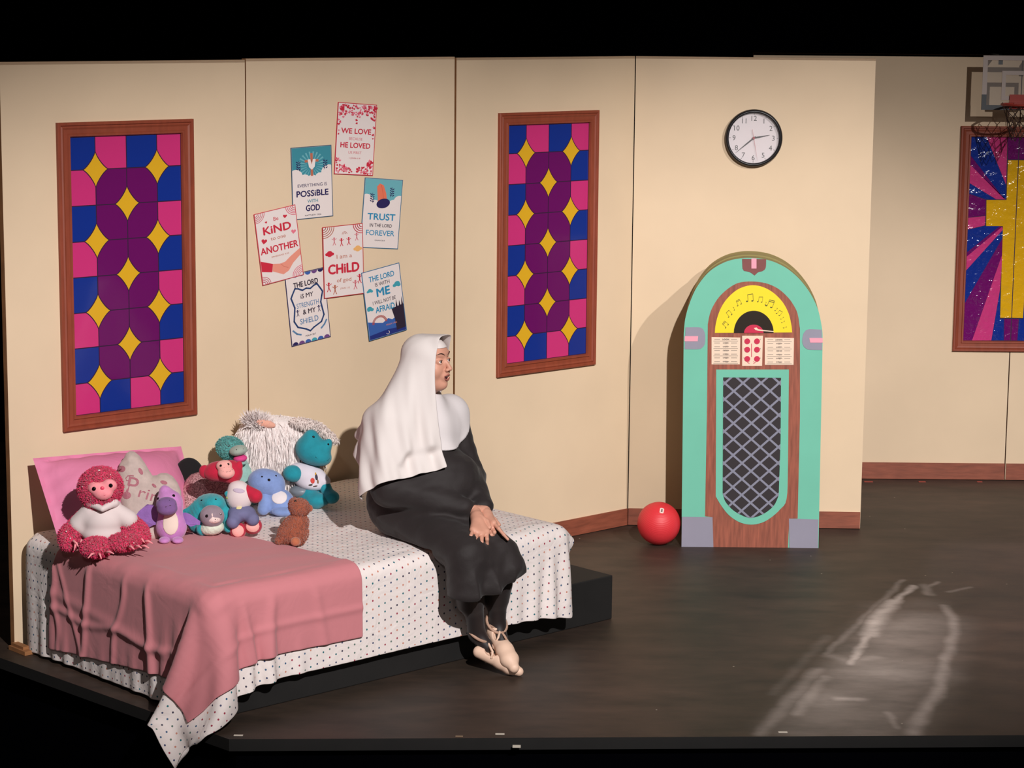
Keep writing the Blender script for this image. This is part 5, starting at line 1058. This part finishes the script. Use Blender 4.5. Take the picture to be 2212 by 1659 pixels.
bodyfs = [ell((1.255, 1.09, .64), (.16, .13, .12)), ell((1.265, 1.15, .78), (.13, .11, .14)), ell((1.27, 1.16, .93), (.14, .10, .11)), cap((1.15, 1.14, 1.0), (1.40, 1.14, 1.0), .04), cap((1.265, 1.15, 1.0), (1.265, 1.16, 1.08), .05),
 cap((1.435, 1.14, .98), (1.45, 1.24, .745), .04, .035), cap(W(1.45, 1.24, .745), wr2, .034, .026), cap((1.115, 1.14, .98), (1.07, 1.2, .74), .04, .035), cap(W(1.07, 1.2, .74), wr1, .034, .025),
 cap((1.17, 1.12, .60), (1.155, 1.55, .505), .06, .044), cap((1.33, 1.12, .60), (1.315, 1.545, .505), .06, .042), cap((1.155, 1.55, .50), (1.272, 1.485, .15), .044, .030), cap((1.315, 1.55, .50), (1.365, 1.505, .17), .044, .030)]
bodyf = uni(bodyfs, .03)
V2, F2 = nets(bodyf, W(1.27, 1.3, .6)-np.array([.42, .42, .55]), W(1.27, 1.3, .6)+np.array([.42, .42, .44]), .012)
# ---- hands (joined to the body mesh)
def handmesh(wrist, palm, fingers, thumb, wr=.024):
    pf = uni([lambda P: d_cap(P, wrist, palm[0], wr, .026)]+[(lambda P, a=a: d_cap(P, palm[0]*.6+wrist*.4, a, .020, .0155)) for a in palm[1:]], .014); segs = []
    for pts, r in fingers+[thumb]:
        for i, (a, b) in enumerate(zip(pts[:-1], pts[1:])): segs.append((a, b, r*(1-.10*i), r*(1-.10*(i+1))))
    def fn(P):
        d = pf(P); ff = None
        for a, b, r0, r1 in segs:
            e_ = d_cap(P, a, b, r0, r1); d = smin(d, e_, .0035)
        return d
    al = np.array([wrist]+list(palm)+[q for pts, r in fingers+[thumb] for q in pts]); return nets(fn, al.min(0)-.035, al.max(0)+.035, .0026)
n_ = NP
# near hand lies over the other one, fingers pointing down across the lap
kn1 = [n_(1022, 1145, 1.555), n_(1031, 1151, 1.57), n_(1041, 1153, 1.578), n_(1051, 1149, 1.58)]
V3, F3 = handmesh(wr1, [n_(1034, 1128, 1.52)]+kn1, [([kn1[0], n_(1017, 1158, 1.58), n_(1019, 1168, 1.575), n_(1024, 1174, 1.565)], .0085), ([kn1[1], n_(1027, 1168, 1.60), n_(1029, 1178, 1.595), n_(1034, 1184, 1.58)], .0092), ([kn1[2], n_(1040, 1171, 1.61), n_(1041, 1181, 1.60), n_(1044, 1187, 1.585)], .0092), ([kn1[3], n_(1052, 1165, 1.605), n_(1052, 1175, 1.60), n_(1051, 1181, 1.585)], .0088)], ([n_(1038, 1116, 1.52), n_(1052, 1126, 1.55), n_(1058, 1139, 1.575)], .0105))
kn2 = [n_(1066, 1130, 1.56), n_(1062, 1138, 1.555), n_(1057, 1143, 1.55), n_(1050, 1146, 1.545)]
V4, F4 = handmesh(wr2, [n_(1052, 1120, 1.50)]+kn2, [([kn2[0], n_(1077, 1142, 1.60), n_(1088, 1155, 1.625), n_(1097, 1165, 1.64)], .0085), ([kn2[1], n_(1068, 1150, 1.585), n_(1064, 1158, 1.575), n_(1058, 1160, 1.56)], .0090), ([kn2[2], n_(1061, 1156, 1.575), n_(1057, 1164, 1.565), n_(1052, 1165, 1.555)], .0088), ([kn2[3], n_(1052, 1158, 1.56), n_(1048, 1164, 1.55)], .0080)], ([n_(1056, 1112, 1.50), n_(1068, 1122, 1.53), n_(1078, 1134, 1.56)], .010))
mb = MB(); mb.add(V1, F1, skin_m).add(V2, F2, skin_m).add(V3, F3, skin_m).add(V4, F4, skin_m); bo = mb.build('body', None, smooth=True, base=PB); bo.location = (0, 0, 0); bo.parent = t
# ---- face details
for s in (-1, 1):
    mb = MB(); mb.sphere(HL(.0715, s*.031, .001), .0120, eyew, 20, 14); eo = mb.build('eye', None, smooth=True, base=PB); eo.location = (0, 0, 0); eo.parent = t
    d_ = hf*.98-hs*.10; d_ /= np.linalg.norm(d_); c_ = HL(.0715, s*.031, .001)+d_*.0072; mb = MB(); mb.sphere(c_, .0062, irism, 16, 10); io = mb.build('iris', None, smooth=True, base=PB); io.location = (0, 0, 0); io.parent = eo
    P_ = [HL(.0715+.0135*math.cos(a), s*.031+.0145*math.sin(a), .0035+.0035*math.cos(a)) for a in np.linspace(-1.0, 1.0, 9)]; mb = MB(); mb.tube(P_, .0011, dk, 6); lo_ = mb.build('eyelashes', None, base=PB); lo_.location = (0, 0, 0); lo_.parent = t
    P_ = []
    for a, b in zip(np.linspace(.012, .050, 7), (.026, .030, .033, .035, .035, .033, .029)):
        q = HL(.2, s*a, b); 
        for k in range(200):
            dd_ = headfn((q-hf*k*.001)[None])[0]
            if dd_ < .0006: break
        P_.append(q-hf*k*.001)
    mb = MB(); mb.tube(P_, [.0012, .0022, .0026, .0026, .0022, .0018, .001], dk, 6); lo_ = mb.build('eyebrow', None, base=PB); lo_.location = (0, 0, 0); lo_.parent = t
def onface(s, u_, off=.0):
    q = HL(.2, s, u_)
    for k in range(300):
        if headfn((q-hf*k*.0006)[None])[0] < off: break
    return q-hf*k*.0006
U_ = [onface(s, -.0565-.004*abs(s)/.02+(.0015 if abs(s) > .004 else 0), .001) for s in np.linspace(-.021, .021, 9)]; L_ = [onface(s, -.077+.010*(abs(s)/.02)**2, .001) for s in np.linspace(-.020, .020, 9)]
mb = MB(); mb.tube(U_, [.001, .002, .0026, .0028, .0022, .0028, .0026, .002, .001], lipm, 8); mb.tube(L_, [.001, .0024, .0032, .0036, .0038, .0036, .0032, .0024, .001], lipm, 8); lo_ = mb.build('lips', None, smooth=True, base=PB); lo_.location = (0, 0, 0); lo_.parent = t
mb = MB(); mb.sphere(HL(.070, 0, -.066), (.018, .018, .012), mouthm, 14, 10); lo_ = mb.build('mouth_cavity', None, smooth=True, base=PB); lo_.location = (0, 0, 0); lo_.parent = t
mb = MB(); mb.tube([HL(.0885-.4*s*s/.02, s, -.0600) for s in np.linspace(-.014, .014, 9)], .0032, teeth, 8); lo_ = mb.build('teeth', None, smooth=True, base=PB); lo_.location = (0, 0, 0); lo_.parent = t
def bandf(P): q = (P-HC)@HR; return smax(smax(headfn(P)-.004, (.058-.004*np.cos(q[:, 1]*20))-q[:, 2], .002), -(q[:, 0]-.0), .002)
V, F = nets(bandf, HC-.12, HC+.14, .004); pbuild('headband', V, F, veilm)
# ---- dress
dress_fs = [ell((1.26, 1.08, .635), (.185, .185, .155)), ell((1.255, 1.165, .77), (.19, .17, .17)), ell((1.275, 1.155, .94), (.16, .115, .14)), cap((1.13, 1.14, 1.0), (1.43, 1.14, 1.0), .062), cap((1.265, 1.15, 1.02), (1.265, 1.155, 1.06), .07),
 cap((1.43, 1.14, .985), (1.45, 1.24, .735), .064, .060), cap(W(1.45, 1.24, .735), wr2*.88+W(1.45, 1.24, .735)*.12, .060, .042), ell((1.30, 1.28, .74), (.14, .12, .13)), cap((1.115, 1.14, .985), (1.06, 1.19, .74), .07, .075), cap(W(1.06, 1.19, .74), wr1*.86+W(1.06, 1.19, .74)*.14, .075, .046),
 cap((1.175, 1.12, .60), (1.155, 1.56, .515), .10, .082), cap((1.33, 1.12, .60), (1.315, 1.555, .515), .11, .068), ell((1.25, 1.42, .56), (.14, .16, .06)),
 cap((1.15, 1.565, .49), (1.135, 1.575, .36), .078, .082), cap((1.25, 1.58, .47), (1.25, 1.60, .38), .07, .075), cap((1.325, 1.59, .49), (1.335, 1.62, .44), .060, .060)]
dress_u = uni(dress_fs, .035)
def dressf(P):
    u_, v_ = UV(P); z = P[:, 2]; d = dress_u(P)
    fold = .020*(np.abs(np.sin(u_*34+1.6*np.sin(v_*9)+z*4))-.6)*np.clip((.50-z)/.10, 0, 1)*np.clip((v_-1.35)/.1, 0, 1)
    fold += .006*noise3(P, 26, 3)+.003*noise3(P, 60, 5)
    d = d+fold; d = np.maximum(d, np.minimum(.515-z, 1.425-v_)*.9)
    hem = .345+.30*np.clip(u_-1.17, 0, .3)+.006*np.sin(u_*50); d = np.maximum(d, hem-z)
    inner = np.maximum(dress_u(P)+.032, -(.455-z)); return np.maximum(d, -np.maximum(inner, z-.46))
V, F = nets(dressf, W(1.26, 1.32, .72)-np.array([.46, .46, .42]), W(1.26, 1.32, .72)+np.array([.46, .46, .42]), .0085); pbuild('dress', V, F, dressm)
def bibf(P):
    u_, v_ = UV(P); r_ = ell((1.285, 1.24, 1.03), (.20, .21, .155))(P); return smax(dress_u(P)-.014-.003*np.sin(u_*50), r_, .006)
V, F = nets(bibf, W(1.28, 1.22, .98)-.30, W(1.28, 1.22, .98)+.30, .006); pbuild('bib_collar', V, F, bibm)
wim = uni([hcap((-.03, 0, -.05), (-.03, 0, -.10), .07, .066)], .01)
def wimf(P): q = (P-HC)@HR; return smax(smin(skull(P)-.006, neckf(P)-.012, .02), q[:, 0]-(.012-.10*np.clip(-.09-q[:, 2], 0, 1)-.0), .003)
# ---- tights
tf = uni([cap((1.16, 1.45, .52), (1.155, 1.55, .50), .058, .054), cap((1.155, 1.555, .50), (1.272, 1.487, .15), .056, .034), cap((1.19, 1.53, .36), (1.215, 1.505, .30), .060, .056), cap((1.272, 1.487, .15), (1.29, 1.53, .10), .032, .028)], .02); tg = uni([cap((1.32, 1.45, .52), (1.315, 1.55, .50), .056, .052), cap((1.315, 1.555, .50), (1.367, 1.507, .17), .056, .034), cap((1.335, 1.545, .36), (1.345, 1.52, .30), .060, .056), cap((1.367, 1.507, .17), (1.352, 1.55, .12), .033, .028)], .02)
for f_ in (tf, tg): V, F = nets(f_, W(1.27, 1.5, .3)-np.array([.2, .2, .24]), W(1.27, 1.5, .3)+np.array([.2, .2, .30]), .007); pbuild('tights_leg', V, F, tight)
# ---- ballet shoes
def shoe(heel, toe, ank, up):
    heel = W(*heel); toe = W(*toe); ank = W(*ank); mid = heel*.45+toe*.55+np.array([0, 0, .004]); ball = heel*.22+toe*.78; dv = toe-heel; dv /= np.linalg.norm(dv); sd = np.cross([0, 0, 1], dv); sd /= np.linalg.norm(sd)
    sf = uni([lambda P: d_cap(P, heel, mid, .026*up, .029*up), lambda P: d_cap(P, mid, ball-sd*.009, .028*up, .026*up), lambda P: d_cap(P, mid, ball+sd*.009, .028*up, .026*up), lambda P: d_cap(P, ball, toe, .029*up, .019*up)], .012)
    op = heel*.66+toe*.34+np.array([0, 0, .040])
    def fn(P): return smax(sf(P), -d_ell(P, op, (.034, .034, .030)), .004)
    al = np.array([heel, toe]); V, F = nets(fn, al.min(0)-.05, al.max(0)+.05, .004); so = pbuild('ballet_shoe', V, F, shoe_m)
    mb = MB(); N_ = np.array([0, 0, 1.]); q0 = heel+dv*.06+sd*.026+N_*.006; q1 = ank+sd*.036+N_*.01; q2 = ank+dv*.040+N_*.012; q3 = ank-sd*.036+N_*.01; q4 = heel+dv*.06-sd*.026+N_*.006; q5 = ank-dv*.036+N_*.008
    rc = ank+N_*.004+dv*.006; ring = [rc+dv*.045*math.cos(a)+sd*.042*math.sin(a)-N_*.010*math.cos(a) for a in np.linspace(0, 2*math.pi, 24, endpoint=False)]; mb.tube(ring, .0058, shoe_m, 8, closed=True)
    md = heel*.62+toe*.38
    for s_ in (1, -1): mb.tube([md+sd*.028*s_+N_*.010, md+sd*.016*s_+N_*.034, ank+dv*.046+sd*.004*s_-N_*.004, ank-sd*.036*s_+dv*.012+N_*.002], .0050, shoe_m, 8); st_ = mb.build('shoe_strap', None, smooth=True, base=PB); st_.location = (0, 0, 0); st_.parent = so
shoe((1.262, 1.515, .080), (1.330, 1.680, .021), (1.275, 1.49, .145), 1.0); shoe((1.345, 1.512, .150), (1.300, 1.682, .044), (1.358, 1.510, .185), 1.18)
# ---- veil
hv = .0155; svals = np.arange(-.496, .4961, hv); fvals = np.arange(.090, -.36, -hv)
SS, FFv = np.meshgrid(svals, fvals, indexing='ij')
tt_ = .108-.9*np.maximum(np.abs(SS)-.02, 0)**1.35*1.0; tt_ = tt_-.9*np.clip(-FFv-.03, 0, 1)**1.6
tt_ = np.maximum(tt_, .06)
X0 = HC+FFv[..., None]*hf+SS[..., None]*hs+tt_[..., None]*hu
pn = (np.abs(SS) < .05) & (FFv > -.02)
colf = lambda P: np.minimum(skull(P)-.014, np.minimum(dress_u(P)-.034, neckf(P)-.02))
def vcol(P, X):
    d = colf(P); m = d < 0
    if m.any():
        q = P[m]; g = grad(colf, q, 2e-3); q = q-g*d[m][:, None]; P = P.copy(); P[m] = X[m]+(q-X[m])*.75
        d2 = colf(P[m]); P[m] = P[m]-g*np.minimum(d2, 0)[:, None]
    P[:, 2] = np.maximum(P[:, 2], .52); return P
sideW = np.zeros(X0.shape); sideW += hs*0; sideW[...] += np.where(SS < 0, .1, 1.4)[..., None]*(hf*-1.1)
rs = np.random.RandomState(12); X0 = X0+rs.normal(scale=.0006, size=X0.shape)
VX = cloth(X0, hv, 170, 8, pn, vcol, damp=.965, bend=.12, wind=sideW)
VN = np.cross(np.gradient(VX, axis=0), np.gradient(VX, axis=1)); VN /= np.linalg.norm(VN, axis=-1, keepdims=True)+1e-9
VN *= np.where(((VX-HC)*VN).sum(-1) < 0, -1, 1)[..., None]
dr = np.clip((np.abs(SS)-.10)/.28, 0, 1); bk_ = np.clip((-FFv-.12)/.2, 0, 1); am_ = dr*(.011+.011*np.sin(FFv*58+2.2*np.abs(SS)*5+.8)+.005*np.sin(FFv*120+SS*9))+bk_*(1-dr)*(.008+.008*np.sin(SS*60))
VX = VX+VN*am_[..., None]-hf*(.085*np.clip((-FFv-.18)/.18, 0, 1)**1.5*np.exp(-((SS+.05)/.22)**2))[..., None]
gridobj('veil', VX, veilm, parent=None, base=PB, thick=.0022).parent = t
[o for o in bpy.data.objects if o.name.startswith('veil')][0].location = (0, 0, 0)
